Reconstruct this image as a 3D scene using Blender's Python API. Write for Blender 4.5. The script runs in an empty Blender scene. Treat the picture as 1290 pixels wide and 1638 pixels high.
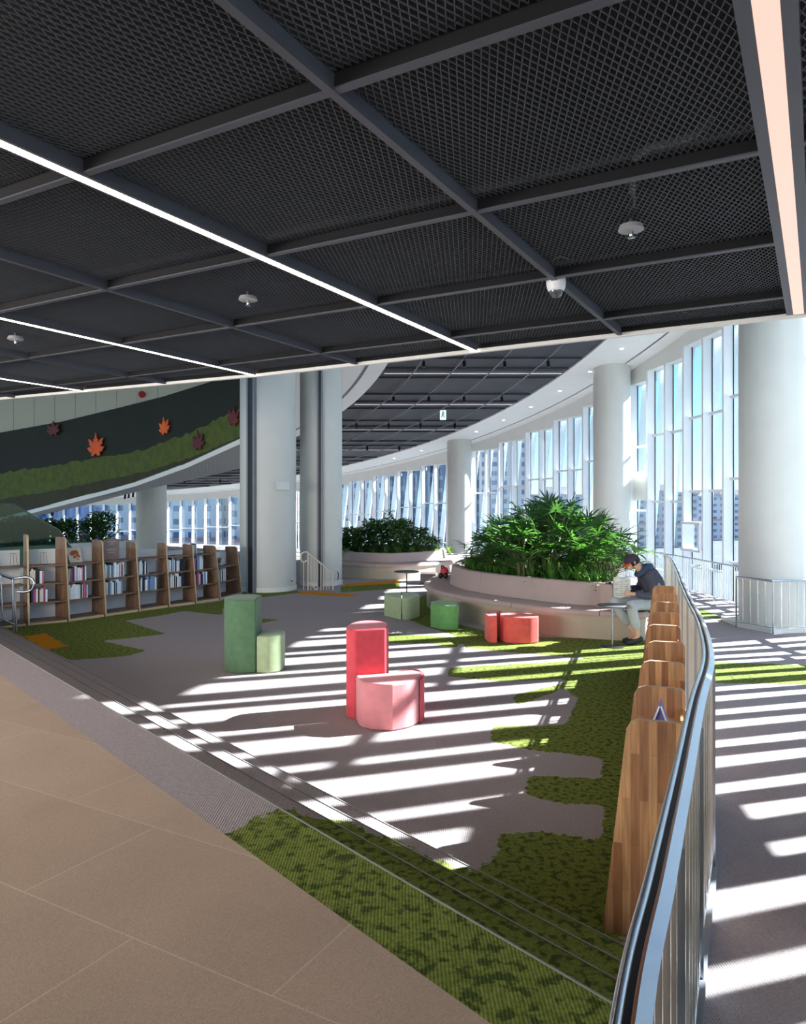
import bpy, bmesh, math, random
from mathutils import Vector, Matrix, noise as mnoise
random.seed(11)
scene = bpy.context.scene
COL = scene.collection
R = math.radians
# ------------------------------------------------------------------ camera
# level phone camera 2 m above the seating floor; lens drop instead of tilt
F, PX, HY = 1180.0, 645.0, 803.0
CZ = 2.0
cam_d = bpy.data.cameras.new('camera')
cam_d.sensor_fit = 'VERTICAL'
cam_d.sensor_height = 24.0
cam_d.lens = F / 1638 * 24.0
cam_d.shift_y = -16.0 / 1638
cam_d.clip_end = 2000
cam = bpy.data.objects.new('camera', cam_d)
cam.location = (0, 0, CZ)
cam.rotation_euler = (R(90), 0, 0)
COL.objects.link(cam)
scene.camera = cam
# ------------------------------------------------------------------ colour, sky, sun
vs = scene.view_settings
vs.view_transform = 'Standard'
vs.look = 'None'
vs.gamma = 1.0
vs.use_curve_mapping = False
vs.exposure = 1.13
SUN_ELEV, SUN_DIR = R(35), Vector((0.953, 0.303, 0))
world = bpy.data.worlds.new('sky'); scene.world = world
world.use_nodes = True
wn = world.node_tree.nodes; wl = world.node_tree.links
wn.clear()
wo = wn.new('ShaderNodeOutputWorld'); wb = wn.new('ShaderNodeBackground')
wt = wn.new('ShaderNodeTexSky'); wt.sky_type = 'NISHITA'
wt.sun_disc = False; wt.sun_elevation = SUN_ELEV
wt.sun_rotation = math.atan2(SUN_DIR.x, SUN_DIR.y)
wt.air_density = 1.0; wt.dust_density = 0.1; wt.ozone_density = 1.0
wb.inputs['Strength'].default_value = 0.098
wh = wn.new('ShaderNodeHueSaturation'); wh.inputs['Saturation'].default_value = 0.95
wm = wn.new('ShaderNodeVectorMath'); wm.operation = 'MULTIPLY'; wm.inputs[1].default_value = (0.74, 0.94, 1.16)
wl.new(wt.outputs[0], wh.inputs['Color']); wl.new(wh.outputs[0], wm.inputs[0]); wl.new(wm.outputs[0], wb.inputs[0]); wl.new(wb.outputs[0], wo.inputs[0])
sd = bpy.data.lights.new('sun', 'SUN'); sd.energy = 19.0; sd.angle = R(0.53)
sd.color = (1.0, 0.91, 0.83)
so = bpy.data.objects.new('sun', sd); COL.objects.link(so)
sv = Vector((SUN_DIR.x * math.cos(SUN_ELEV), SUN_DIR.y * math.cos(SUN_ELEV), math.sin(SUN_ELEV)))
so.rotation_euler = (-sv).to_track_quat('-Z', 'Y').to_euler()
so.location = sv * 60
# unseen fill lights, added behind and left to lift the dim interior
def area(name, loc, target, sx, sy, energy, color):
    a = bpy.data.lights.new(name, 'AREA'); a.shape = 'RECTANGLE'; a.size = sx; a.size_y = sy
    a.energy = energy; a.color = color
    o = bpy.data.objects.new(name, a); COL.objects.link(o); o.location = loc
    o.rotation_euler = (Vector(target) - Vector(loc)).to_track_quat('-Z', 'Y').to_euler()
    return o
area('rear_fill', (-2, -8, 2.1), (-1, 8, 0.9), 14, 2.4, 170, (1.0, 0.97, 0.93))
area('left_fill', (-8, 2.0, 2.3), (-3.5, 13, 0.5), 6, 1.5, 340, (1.0, 0.94, 0.88))  # added fill, out of view, for the bookcase fronts and mid floor

# ------------------------------------------------------------------ helpers
def s2l(c):
    return c / 12.92 if c <= 0.04045 else ((c + 0.055) / 1.055) ** 2.4
def rgb(r, g, b):
    return (s2l(r / 255), s2l(g / 255), s2l(b / 255), 1.0)
def P(px, py, z=0.0):
    D = (CZ - z) * F / (py - HY)
    return Vector(((px - PX) / F * D, D, z))
def PD(px, py, D):
    return Vector(((px - PX) / F * D, D, CZ - (py - HY) / F * D))

class MB:
    def __init__(s):
        s.v = []; s.f = []; s.m = []; s.cm = 0
    def add(s, vs_, fs):
        n = len(s.v)
        s.v += [Vector(v) for v in vs_]
        for f in fs:
            s.f.append([i + n for i in f]); s.m.append(s.cm)
        return s
    def box(s, c, d, rz=0.0):
        cx, cy, cz = c; dx, dy, dz = d[0] / 2, d[1] / 2, d[2] / 2
        ca, sa = math.cos(rz), math.sin(rz)
        vs_ = []
        for z in (-dz, dz):
            for x, y in ((-dx, -dy), (dx, -dy), (dx, dy), (-dx, dy)):
                vs_.append((cx + x * ca - y * sa, cy + x * sa + y * ca, cz + z))
        return s.add(vs_, [(0, 3, 2, 1), (4, 5, 6, 7), (0, 1, 5, 4), (1, 2, 6, 5), (2, 3, 7, 6), (3, 0, 4, 7)])
    def beam(s, a, b, w, h, up=Vector((0, 0, 1))):
        a = Vector(a); b = Vector(b); t = (b - a).normalized()
        u = t.cross(up)
        if u.length < 1e-5: u = t.cross(Vector((1, 0, 0)))
        u.normalize(); n = u.cross(t).normalized()
        vs_ = []
        for p in (a, b):
            for i, j in ((-1, -1), (1, -1), (1, 1), (-1, 1)):
                vs_.append(p + u * (w / 2 * i) + n * (h / 2 * j))
        return s.add(vs_, [(0, 1, 2, 3), (7, 6, 5, 4), (0, 4, 5, 1), (1, 5, 6, 2), (2, 6, 7, 3), (3, 7, 4, 0)])
    def prism(s, poly, z0, z1):
        n = len(poly)
        A = sum(poly[i][0] * poly[(i + 1) % n][1] - poly[(i + 1) % n][0] * poly[i][1] for i in range(n))
        if A < 0: poly = poly[::-1]
        f0 = z0 if callable(z0) else (lambda p: z0)
        f1 = z1 if callable(z1) else (lambda p: z1)
        vs_ = [(p[0], p[1], f0(p)) for p in poly] + [(p[0], p[1], f1(p)) for p in poly]
        fs = [tuple(range(n - 1, -1, -1)), tuple(range(n, 2 * n))]
        fs += [(i, (i + 1) % n, n + (i + 1) % n, n + i) for i in range(n)]
        return s.add(vs_, fs)
    def tube(s, pts, r, k=8, closed=False, caps=True):
        pts = [Vector(p) for p in pts]; n = len(pts); vs_ = []; fs = []
        pu = None
        for i, p in enumerate(pts):
            if closed: t = pts[(i + 1) % n] - pts[i - 1]
            else: t = pts[min(i + 1, n - 1)] - pts[max(i - 1, 0)]
            t.normalize()
            if pu is None:
                pu = t.cross(Vector((0, 0, 1)))
                if pu.length < 1e-3: pu = t.cross(Vector((1, 0, 0)))
            u = (pu - t * pu.dot(t)).normalized(); pu = u
            w = t.cross(u)
            rr = r[i] if isinstance(r, (list, tuple)) else r
            for j in range(k):
                a = 2 * math.pi * j / k
                vs_.append(p + u * (rr * math.cos(a)) + w * (rr * math.sin(a)))
        m = n if closed else n - 1
        for i in range(m):
            for j in range(k):
                a, b = i * k + j, i * k + (j + 1) % k
                c, d = ((i + 1) % n) * k + (j + 1) % k, ((i + 1) % n) * k + j
                fs.append((a, b, c, d))
        if caps and not closed:
            fs.append(tuple(range(k - 1, -1, -1))); fs.append(tuple((n - 1) * k + j for j in range(k)))
        return s.add(vs_, fs)
    def lathe(s, c, prof, k=24, ax=None):
        cx, cy, cz = c; vs_ = []; fs = []
        for r_, z in prof:
            for j in range(k):
                a = 2 * math.pi * j / k
                vs_.append((cx + r_ * math.cos(a), cy + r_ * math.sin(a), cz + z))
        for i in range(len(prof) - 1):
            for j in range(k):
                fs.append((i * k + j, i * k + (j + 1) % k, (i + 1) * k + (j + 1) % k, (i + 1) * k + j))
        fs.append(tuple(range(k - 1, -1, -1))); fs.append(tuple((len(prof) - 1) * k + j for j in range(k)))
        return s.add(vs_, fs)
    def sweep(s, path, sect, closed=False):
        """path: list of (x,y) ; sect: closed list of (off, z); off to the left of travel"""
        n = len(path); m = len(sect); vs_ = []; fs = []
        for i in range(n):
            p = Vector(path[i])
            if closed: t = Vector(path[(i + 1) % n]) - Vector(path[i - 1])
            else: t = Vector(path[min(i + 1, n - 1)]) - Vector(path[max(i - 1, 0)])
            t.normalize(); nn = Vector((-t.y, t.x))
            for o, z in sect:
                q = p + nn * o; vs_.append((q.x, q.y, z))
        for i in range(n if closed else n - 1):
            for j in range(m):
                a, b = i * m + j, i * m + (j + 1) % m
                c, d = ((i + 1) % n) * m + (j + 1) % m, ((i + 1) % n) * m + j
                fs.append((a, b, c, d))
        if not closed:
            fs.append(tuple(range(m))); fs.append(tuple((n - 1) * m + j for j in range(m - 1, -1, -1)))
        return s.add(vs_, fs)
    def build(s, name, mat, parent=None, smooth=0, bevel=0, local=False):
        me = bpy.data.meshes.new(name)
        off = Vector((0, 0, 0))
        if parent is not None and not local:
            q = parent
            while q is not None:
                off += q.location; q = q.parent
        me.from_pydata([tuple(v - off) for v in s.v], [], s.f)
        mats = mat if isinstance(mat, (list, tuple)) else [mat]
        for m_ in mats: me.materials.append(m_)
        if len(mats) > 1: me.polygons.foreach_set('material_index', s.m)
        bm = bmesh.new(); bm.from_mesh(me); bmesh.ops.recalc_face_normals(bm, faces=bm.faces); bm.to_mesh(me); bm.free()
        if smooth:
            me.polygons.foreach_set('use_smooth', [True] * len(me.polygons))
            me.set_sharp_from_angle(angle=R(smooth))
        me.update()
        o = bpy.data.objects.new(name, me); COL.objects.link(o)
        if parent is not None: o.parent = parent
        if bevel:
            b = o.modifiers.new('bevel', 'BEVEL'); b.width = bevel; b.segments = 2; b.limit_method = 'ANGLE'; b.angle_limit = R(40)
        return o
def tag(o, label, cat, group=None):
    o['label'] = label; o['category'] = cat
    if group: o['group'] = group
    return o
def struct(o):
    o['kind'] = 'structure'; return o
def thing(name, label, cat, loc=(0, 0, 0), group=None):
    o = bpy.data.objects.new(name, None); COL.objects.link(o); o.location = loc
    o.empty_display_size = 0.1
    return tag(o, label, cat, group)
def empty_struct(name, loc=(0, 0, 0)):
    o = bpy.data.objects.new(name, None); COL.objects.link(o); o.location = loc
    return struct(o)
def copy_tree(o, parent=None):
    c = o.copy(); COL.objects.link(c)
    if parent is not None: c.parent = parent
    for ch in list(o.children): copy_tree(ch, c)
    return c
def spline(pts, n=8, closed=False):
    pts = [Vector(p) for p in pts]; out = []; N = len(pts)
    rng = range(N if closed else N - 1)
    for i in rng:
        if closed: p0, p1, p2, p3 = pts[i - 1], pts[i], pts[(i + 1) % N], pts[(i + 2) % N]
        else: p0, p1, p2, p3 = pts[max(i - 1, 0)], pts[i], pts[i + 1], pts[min(i + 2, N - 1)]
        for k in range(n):
            t = k / n
            out.append(0.5 * ((2 * p1) + (p2 - p0) * t + (2 * p0 - 5 * p1 + 4 * p2 - p3) * t * t + (3 * p1 - p0 - 3 * p2 + p3) * t ** 3))
    if not closed: out.append(pts[-1])
    return out

# ------------------------------------------------------------------ materials
def mat(name, col, rough=0.6, metal=0.0, var=0.0, vscale=8.0, bump=0.0, bscale=60.0, spec=0.5, emis=None, estr=0.0, sheen=0.0, trans=0.0):
    m = bpy.data.materials.new(name); m.use_nodes = True
    nt = m.node_tree; b = nt.nodes['Principled BSDF']
    b.inputs['Base Color'].default_value = col
    b.inputs['Roughness'].default_value = rough
    b.inputs['Metallic'].default_value = metal
    b.inputs['Specular IOR Level'].default_value = spec
    if sheen: b.inputs['Sheen Weight'].default_value = sheen
    if emis: b.inputs['Emission Color'].default_value = emis; b.inputs['Emission Strength'].default_value = estr
    tc = nt.nodes.new('ShaderNodeTexCoord')
    if var:
        n = nt.nodes.new('ShaderNodeTexNoise'); n.inputs['Scale'].default_value = vscale; n.inputs['Detail'].default_value = 3
        nt.links.new(tc.outputs['Object'], n.inputs['Vector'])
        r = nt.nodes.new('ShaderNodeMapRange'); r.inputs[1].default_value = 0.3; r.inputs[2].default_value = 0.7
        r.inputs[3].default_value = 1 - var; r.inputs[4].default_value = 1 + var
        nt.links.new(n.outputs['Fac'], r.inputs[0])
        mx = nt.nodes.new('ShaderNodeVectorMath'); mx.operation = 'SCALE'
        mx.inputs[0].default_value = col[:3]
        nt.links.new(r.outputs[0], mx.inputs['Scale']); nt.links.new(mx.outputs[0], b.inputs['Base Color'])
    if bump:
        n2 = nt.nodes.new('ShaderNodeTexNoise'); n2.inputs['Scale'].default_value = bscale; n2.inputs['Detail'].default_value = 2
        nt.links.new(tc.outputs['Object'], n2.inputs['Vector'])
        bp = nt.nodes.new('ShaderNodeBump'); bp.inputs['Strength'].default_value = bump; bp.inputs['Distance'].default_value = 0.01
        nt.links.new(n2.outputs['Fac'], bp.inputs['Height']); nt.links.new(bp.outputs[0], b.inputs['Normal'])
    return m
def wood(name, c1, c2, sc=1.0):
    m = bpy.data.materials.new(name); m.use_nodes = True
    nt = m.node_tree; b = nt.nodes['Principled BSDF']; b.inputs['Roughness'].default_value = 0.45
    N = nt.nodes.new; L = nt.links.new
    tc = N('ShaderNodeTexCoord')
    oi = N('ShaderNodeObjectInfo')
    ad = N('ShaderNodeVectorMath'); ad.operation = 'ADD'
    L(tc.outputs['Object'], ad.inputs[0]); L(oi.outputs['Location'], ad.inputs[1])
    # finger-jointed staves running along z: bricks in the (x+y, z) plane
    sp = N('ShaderNodeSeparateXYZ'); L(ad.outputs[0], sp.inputs[0])
    h = N('ShaderNodeMath'); h.operation = 'SUBTRACT'; L(sp.outputs[0], h.inputs[0]); L(sp.outputs[1], h.inputs[1])
    cb = N('ShaderNodeCombineXYZ'); L(sp.outputs[2], cb.inputs[0]); L(h.outputs[0], cb.inputs[1])
    br = N('ShaderNodeTexBrick'); L(cb.outputs[0], br.inputs['Vector'])
    br.inputs['Color1'].default_value = c1; br.inputs['Color2'].default_value = c2
    br.inputs['Mortar'].default_value = tuple(x * 0.8 for x in c2[:3]) + (1,)
    br.inputs['Scale'].default_value = 1.0; br.inputs['Mortar Size'].default_value = 0.0008
    br.inputs['Brick Width'].default_value = 0.42 * sc; br.inputs['Row Height'].default_value = 0.05 * sc
    ns = N('ShaderNodeTexNoise'); ns.inputs['Scale'].default_value = 6; ns.inputs['Detail'].default_value = 4
    mp = N('ShaderNodeMapping'); mp.inputs['Scale'].default_value = (9, 9, 0.8)
    L(ad.outputs[0], mp.inputs['Vector']); L(mp.outputs[0], ns.inputs['Vector'])
    r = N('ShaderNodeMapRange'); r.inputs[1].default_value = 0.3; r.inputs[2].default_value = 0.7; r.inputs[3].default_value = 0.72; r.inputs[4].default_value = 1.2
    L(ns.outputs['Fac'], r.inputs[0])
    mx = N('ShaderNodeVectorMath'); mx.operation = 'SCALE'
    L(br.outputs['Color'], mx.inputs[0]); L(r.outputs[0], mx.inputs['Scale']); L(mx.outputs[0], b.inputs['Base Color'])
    return m
def glassm(name, tint, refl=0.08, alpha=None):
    m = bpy.data.materials.new(name); m.use_nodes = True
    nt = m.node_tree; nt.nodes.clear(); N = nt.nodes.new; L = nt.links.new
    o = N('ShaderNodeOutputMaterial'); t = N('ShaderNodeBsdfTransparent'); g = N('ShaderNodeBsdfGlossy')
    t.inputs[0].default_value = tint; g.inputs['Roughness'].default_value = 0.03; g.inputs[0].default_value = (0.9, 0.95, 1, 1)
    lw = N('ShaderNodeLayerWeight'); lw.inputs[0].default_value = 0.5
    pw = N('ShaderNodeMath'); pw.operation = 'POWER'; pw.inputs[1].default_value = 4.0; L(lw.outputs['Facing'], pw.inputs[0])
    fr = N('ShaderNodeMath'); fr.operation = 'MULTIPLY_ADD'; fr.inputs[1].default_value = 0.35; fr.inputs[2].default_value = 0.03; L(pw.outputs[0], fr.inputs[0])
    mx = N('ShaderNodeMixShader'); L(fr.outputs[0], mx.inputs[0]); L(t.outputs[0], mx.inputs[1]); L(g.outputs[0], mx.inputs[2])
    L(mx.outputs[0], o.inputs[0]); return m

M = {}
M['white'] = mat('white_paint', rgb(222, 223, 220), 0.55, var=0.02, vscale=2)
M['white_col'] = mat('column_paint', rgb(200, 200, 195), 0.5, var=0.02, vscale=3)
M['fin'] = mat('white_powder_coat', rgb(228, 231, 236), 0.4, var=0.015, vscale=3)
M['fin_out'] = mat('white_outer_steel', rgb(235, 238, 240), 0.5, var=0.03, vscale=1)
M['gasket'] = mat('dark_gasket', rgb(38, 48, 62), 0.5, var=0.05)
M['beam'] = mat('grey_ceiling_beam', rgb(70, 74, 84), 0.5, var=0.05, vscale=3)
M['mesh'] = mat('expanded_metal', rgb(82, 87, 94), 0.5, metal=0.3, var=0.05)
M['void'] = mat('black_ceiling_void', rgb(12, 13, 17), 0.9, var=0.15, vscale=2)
M['pipe'] = mat('void_pipe', rgb(70, 74, 80), 0.6, var=0.1)
M['farmesh'] = mat('far_ceiling_mesh', rgb(58, 60, 68), 0.7, var=0.12, vscale=1.5)
M['farbeam'] = mat('far_ceiling_beam', rgb(40, 42, 50), 0.6, var=0.05)
M['track'] = mat('track_metal', rgb(120, 124, 132), 0.45, var=0.05)
M['black'] = mat('black_metal', rgb(22, 23, 27), 0.45, var=0.05)
M['lamp'] = mat('lamp_diffuser', rgb(255, 250, 240), 0.5, emis=rgb(255, 240, 216), estr=8.0, var=0.01)
M['lamp_pink'] = mat('warm_lamp_diffuser', rgb(150, 130, 122), 0.5, emis=rgb(255, 205, 188), estr=.45, var=0.01)
M['farlamp'] = mat('far_lamp_diffuser', rgb(255, 245, 245), 0.5, emis=rgb(220, 200, 208), estr=0.36, var=0.01)
M['downlight'] = mat('downlight_glow', rgb(255, 255, 255), 0.5, emis=(1, 1, 0.97, 1), estr=6.0, var=0.01)
M['steel'] = mat('brushed_steel', rgb(176, 182, 188), 0.24, metal=1.0, var=0.04, vscale=20)
M['steel_bar'] = mat('pale_steel_bar', rgb(214, 212, 204), 0.25, metal=1.0, var=0.04, vscale=20)  # paler than the handrail steel, one even tone for the balusters
M['copper'] = mat('copper_edge', rgb(196, 140, 110), 0.3, metal=1.0, var=0.03)
M['glass'] = glassm('window_glass', (0.84, 0.92, 0.965, 1))
M['gglass'] = glassm('green_balustrade_glass', (0.34, 0.48, 0.40, 1))
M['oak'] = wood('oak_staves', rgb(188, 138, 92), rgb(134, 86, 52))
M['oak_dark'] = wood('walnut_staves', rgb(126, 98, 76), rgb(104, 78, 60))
M['oak_edge'] = mat('plywood_edge', rgb(196, 172, 138), 0.5, var=0.08, vscale=30)
M['shelf_back'] = mat('white_back_panel', rgb(206, 208, 212), 0.6, var=0.02)
M['red'] = mat('red_felt', rgb(203, 66, 78), 0.9, var=0.10, vscale=14, bump=0.25, bscale=160, sheen=0.2)
M['pink'] = mat('pink_felt', rgb(208, 130, 134), 0.9, var=0.07, vscale=14, bump=0.25, bscale=160, sheen=0.2)
M['orange_red'] = mat('coral_felt', rgb(214, 84, 76), 0.9, var=0.10, vscale=14, bump=0.25, bscale=160, sheen=0.2)
M['green_dark'] = mat('dark_green_felt', rgb(80, 112, 80), 0.9, var=0.12, vscale=14, bump=0.25, bscale=160, sheen=0.2)
M['green_lite'] = mat('sage_felt', rgb(156, 172, 132), 0.9, var=0.08, vscale=14, bump=0.25, bscale=160, sheen=0.2)
M['green_mid'] = mat('leaf_green_felt', rgb(96, 150, 84), 0.9, var=0.10, vscale=14, bump=0.25, bscale=160, sheen=0.2)
M['mauve'] = mat('mauve_leather', rgb(172, 150, 144), 0.6, var=0.03, vscale=4, bump=0.05, bscale=80)
M['bench_base'] = mat('beige_bench_base', rgb(178, 164, 144), 0.65, var=0.03, vscale=3)
M['soil'] = mat('planter_soil', rgb(60, 48, 38), 0.95, var=0.3, vscale=20, bump=0.5)
M['tabletop'] = mat('grey_tabletop', rgb(92, 92, 98), 0.4, var=0.04)
M['curb'] = mat('curb_plate', rgb(120, 124, 134), 0.45, var=0.05)
M['yellow'] = mat('yellow_tile', rgb(176, 136, 30), 0.7, var=0.06)
M['skin'] = mat('skin', rgb(206, 160, 132), 0.55, var=0.04, vscale=20)
M['jacket'] = mat('charcoal_jacket', rgb(70, 70, 82), 0.85, var=0.10, vscale=9, bump=0.3, bscale=25)
M['hood'] = mat('navy_hood', rgb(52, 68, 92), 0.85, var=0.08, vscale=9, bump=0.3, bscale=25)
M['trouser'] = mat('light_grey_trousers', rgb(176, 178, 180), 0.85, var=0.06, vscale=8, bump=0.3, bscale=22)
M['trouser2'] = mat('grey_trouser_cuff', rgb(112, 114, 124), 0.85, var=0.06, vscale=8, bump=0.3, bscale=22)
M['cap'] = mat('dark_navy_cap', rgb(58, 42, 54), 0.8, var=0.06)
M['brim'] = mat('red_cap_brim', rgb(196, 52, 34), 0.7, var=0.05)
M['hair'] = mat('black_hair', rgb(28, 24, 24), 0.7, var=0.1)
M['shoe'] = mat('black_shoe', rgb(30, 31, 38), 0.6, var=0.08)
M['paper'] = mat('newsprint', rgb(214, 208, 196), 0.8, var=0.10, vscale=60)
M['wallpanel'] = mat('white_wall_panels', rgb(184, 181, 168), 0.6, var=0.02)
# ------------------------------------------------------------------ plan geometry shared by everything
CX, CY = -33.5, 18.0                      # centre of the round hall
def ring(r, deg): return Vector((CX + r * math.cos(R(deg)), CY + r * math.sin(R(deg))))
def ceil_z(y): return CZ + 7.86 - 0.1277 * y      # sloping high ceiling
def hall_r(x, y): return math.hypot(x - CX, y - CY)
RAIL = [(-.80, -1.8), (-.32, -.6), (.0, .3), (.365, 1.27), (.605, 1.80), (.92, 2.49), (1.31, 3.35), (1.68, 4.13), (1.93, 4.75), (2.26, 5.68),
        (2.58, 6.68), (3.08, 8.2), (3.75, 10.2), (4.45, 12.5), (4.9, 15), (4.85, 17.5), (4.3, 20.5)]
RP = spline([Vector(p) for p in RAIL], 8)
def rail_x(y):
    for a, b in zip(RP[:-1], RP[1:]):
        if a.y <= y <= b.y: return a.x + (b.x - a.x) * (y - a.y) / max(b.y - a.y, 1e-6)
    return RP[0].x if y < RP[0].y else RP[-1].x
def aisle_z(y): return -0.56 * max(0.0, min(1.0, (y - 3.0) / 10.0))
UD = Vector((.491, .871)); VD = Vector((-.871, .491))      # ceiling / stone grid axes
def UV(u, v): return UD * u + VD * v
SN = Vector((.752, .659)); ST = Vector((-.659, .752))      # across / along the steps
def S2(s, t): return SN * s + ST * t
S_STONE, S_A, S_B, S_C, S_D = 1.525, 1.853, 2.142, 2.437, 2.740
def t_rail(s):
    lo, hi = -6.0, 6.0
    for _ in range(50):
        mid = (lo + hi) / 2; p = S2(s, mid)
        if p.x > rail_x(p.y): lo = mid
        else: hi = mid
    return hi

# ------------------------------------------------------------------ carpet and stone
def carpet_mat():
    m = bpy.data.materials.new('ribbed_carpet'); m.use_nodes = True
    nt = m.node_tree; N = nt.nodes.new; L = nt.links.new; b = nt.nodes['Principled BSDF']
    b.inputs['Roughness'].default_value = 0.95; b.inputs['Specular IOR Level'].default_value = 0.1
    tc = N('ShaderNodeTexCoord')
    def noise(scale, det=3, mapping=None):
        n = N('ShaderNodeTexNoise'); n.inputs['Scale'].default_value = scale; n.inputs['Detail'].default_value = det
        if mapping:
            mp = N('ShaderNodeMapping'); mp.inputs['Scale'].default_value = mapping; L(tc.outputs['Object'], mp.inputs['Vector']); L(mp.outputs[0], n.inputs['Vector'])
        else: L(tc.outputs['Object'], n.inputs['Vector'])
        return n.outputs['Fac']
    def rng(src, a, b_, c, d):
        r = N('ShaderNodeMapRange'); r.inputs[1].default_value = a; r.inputs[2].default_value = b_; r.inputs[3].default_value = c; r.inputs[4].default_value = d
        L(src, r.inputs[0]); return r.outputs[0]
    def mixc(f, c1, c2):
        x = N('ShaderNodeMix'); x.data_type = 'RGBA'; L(f, x.inputs[0])
        for k, c in ((6, c1), (7, c2)):
            if isinstance(c, tuple): x.inputs[k].default_value = c
            else: L(c, x.inputs[k])
        return x.outputs[2]
    def math_(op, a, b_):
        x = N('ShaderNodeMath'); x.operation = op
        for k, c in ((0, a), (1, b_)):
            if isinstance(c, (int, float)): x.inputs[k].default_value = c
            else: L(c, x.inputs[k])
        return x.outputs[0]
    # ribs run along the carpet planks
    rib = N('ShaderNodeTexWave'); rib.bands_direction = 'X'; rib.inputs['Scale'].default_value = 26; rib.inputs['Distortion'].default_value = 1.0
    rib.inputs['Detail'].default_value = 2
    L(tc.outputs['Object'], rib.inputs['Vector'])
    base = mixc(rng(noise(90, 3), 0.3, 0.7, 0, 1), rgb(154, 144, 146), rgb(180, 169, 171))
    base = mixc(rng(rib.outputs['Fac'], 0, 1, 0.0, 0.22), base, rgb(120, 112, 114))
    g = mixc(rng(noise(60, 3), 0.35, 0.65, 0, 1), rgb(104, 116, 50), rgb(128, 138, 68))
    g = mixc(rng(noise(24, 6, (1.0, 1.0, 1.0)), 0.50, 0.60, 0, 0.85), g, rgb(58, 72, 34))
    a1 = N('ShaderNodeAttribute'); a1.attribute_name = 'green'
    a2 = N('ShaderNodeAttribute'); a2.attribute_name = 'orange'
    edge = math_('ADD', a1.outputs['Fac'], math_('MULTIPLY', math_('SUBTRACT', noise(22, 4), 0.5), 0.9))
    fg = rng(edge, 0.46, 0.54, 0, 1)
    c = mixc(fg, base, g)
    c = mixc(rng(a2.outputs['Fac'], 0.49, 0.51, 0, 1), c, rgb(206, 132, 26))
    L(c, b.inputs['Base Color'])
    bp = N('ShaderNodeBump'); bp.inputs['Strength'].default_value = 0.35; bp.inputs['Distance'].default_value = 0.004
    L(math_('ADD', noise(260, 2), rib.outputs['Fac']), bp.inputs['Height']); L(bp.outputs[0], b.inputs['Normal'])
    return m
M['carpet'] = carpet_mat()
def stone_mat():
    m = bpy.data.materials.new('beige_stone_tiles'); m.use_nodes = True
    nt = m.node_tree; N = nt.nodes.new; L = nt.links.new; b = nt.nodes['Principled BSDF']
    b.inputs['Roughness'].default_value = 0.55
    tc = N('ShaderNodeTexCoord')
    du = N('ShaderNodeVectorMath'); du.operation = 'DOT_PRODUCT'; du.inputs[1].default_value = (UD.x, UD.y, 0); L(tc.outputs['Object'], du.inputs[0])
    dv = N('ShaderNodeVectorMath'); dv.operation = 'DOT_PRODUCT'; dv.inputs[1].default_value = (VD.x, VD.y, 0); L(tc.outputs['Object'], dv.inputs[0])
    au = N('ShaderNodeMath'); au.operation = 'ADD'; au.inputs[1].default_value = -1.685 + 0.622 * 9; L(du.outputs['Value'], au.inputs[0])
    av = N('ShaderNodeMath'); av.operation = 'ADD'; av.inputs[1].default_value = -1.39 + 1.17 * 8; L(dv.outputs['Value'], av.inputs[0])
    cb = N('ShaderNodeCombineXYZ'); L(av.outputs[0], cb.inputs[0]); L(au.outputs[0], cb.inputs[1])
    br = N('ShaderNodeTexBrick'); L(cb.outputs[0], br.inputs['Vector'])
    br.inputs['Scale'].default_value = 1; br.inputs['Brick Width'].default_value = 1.17; br.inputs['Row Height'].default_value = 0.622
    br.inputs['Mortar Size'].default_value = 0.0035; br.inputs['Mortar Smooth'].default_value = 0.3
    br.inputs['Color1'].default_value = rgb(184, 160, 142); br.inputs['Color2'].default_value = rgb(176, 153, 135); br.inputs['Mortar'].default_value = rgb(200, 182, 166)
    n1 = N('ShaderNodeTexNoise'); n1.inputs['Scale'].default_value = 240; n1.inputs['Detail'].default_value = 2; L(tc.outputs['Object'], n1.inputs['Vector'])
    n2 = N('ShaderNodeTexNoise'); n2.inputs['Scale'].default_value = 2.2; n2.inputs['Detail'].default_value = 4; L(tc.outputs['Object'], n2.inputs['Vector'])
    r1 = N('ShaderNodeMapRange'); r1.inputs[1].default_value = 0.3; r1.inputs[2].default_value = 0.7; r1.inputs[3].default_value = 0.8; r1.inputs[4].default_value = 1.15; L(n1.outputs['Fac'], r1.inputs[0])
    r2 = N('ShaderNodeMapRange'); r2.inputs[1].default_value = 0.3; r2.inputs[2].default_value = 0.7; r2.inputs[3].default_value = 0.93; r2.inputs[4].default_value = 1.05; L(n2.outputs['Fac'], r2.inputs[0])
    mm = N('ShaderNodeMath'); mm.operation = 'MULTIPLY'; L(r1.outputs[0], mm.inputs[0]); L(r2.outputs[0], mm.inputs[1])
    sc = N('ShaderNodeVectorMath'); sc.operation = 'SCALE'; L(br.outputs['Color'], sc.inputs[0]); L(mm.outputs[0], sc.inputs['Scale'])
    L(sc.outputs[0], b.inputs['Base Color'])
    return m
M['stone'] = stone_mat()

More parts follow.
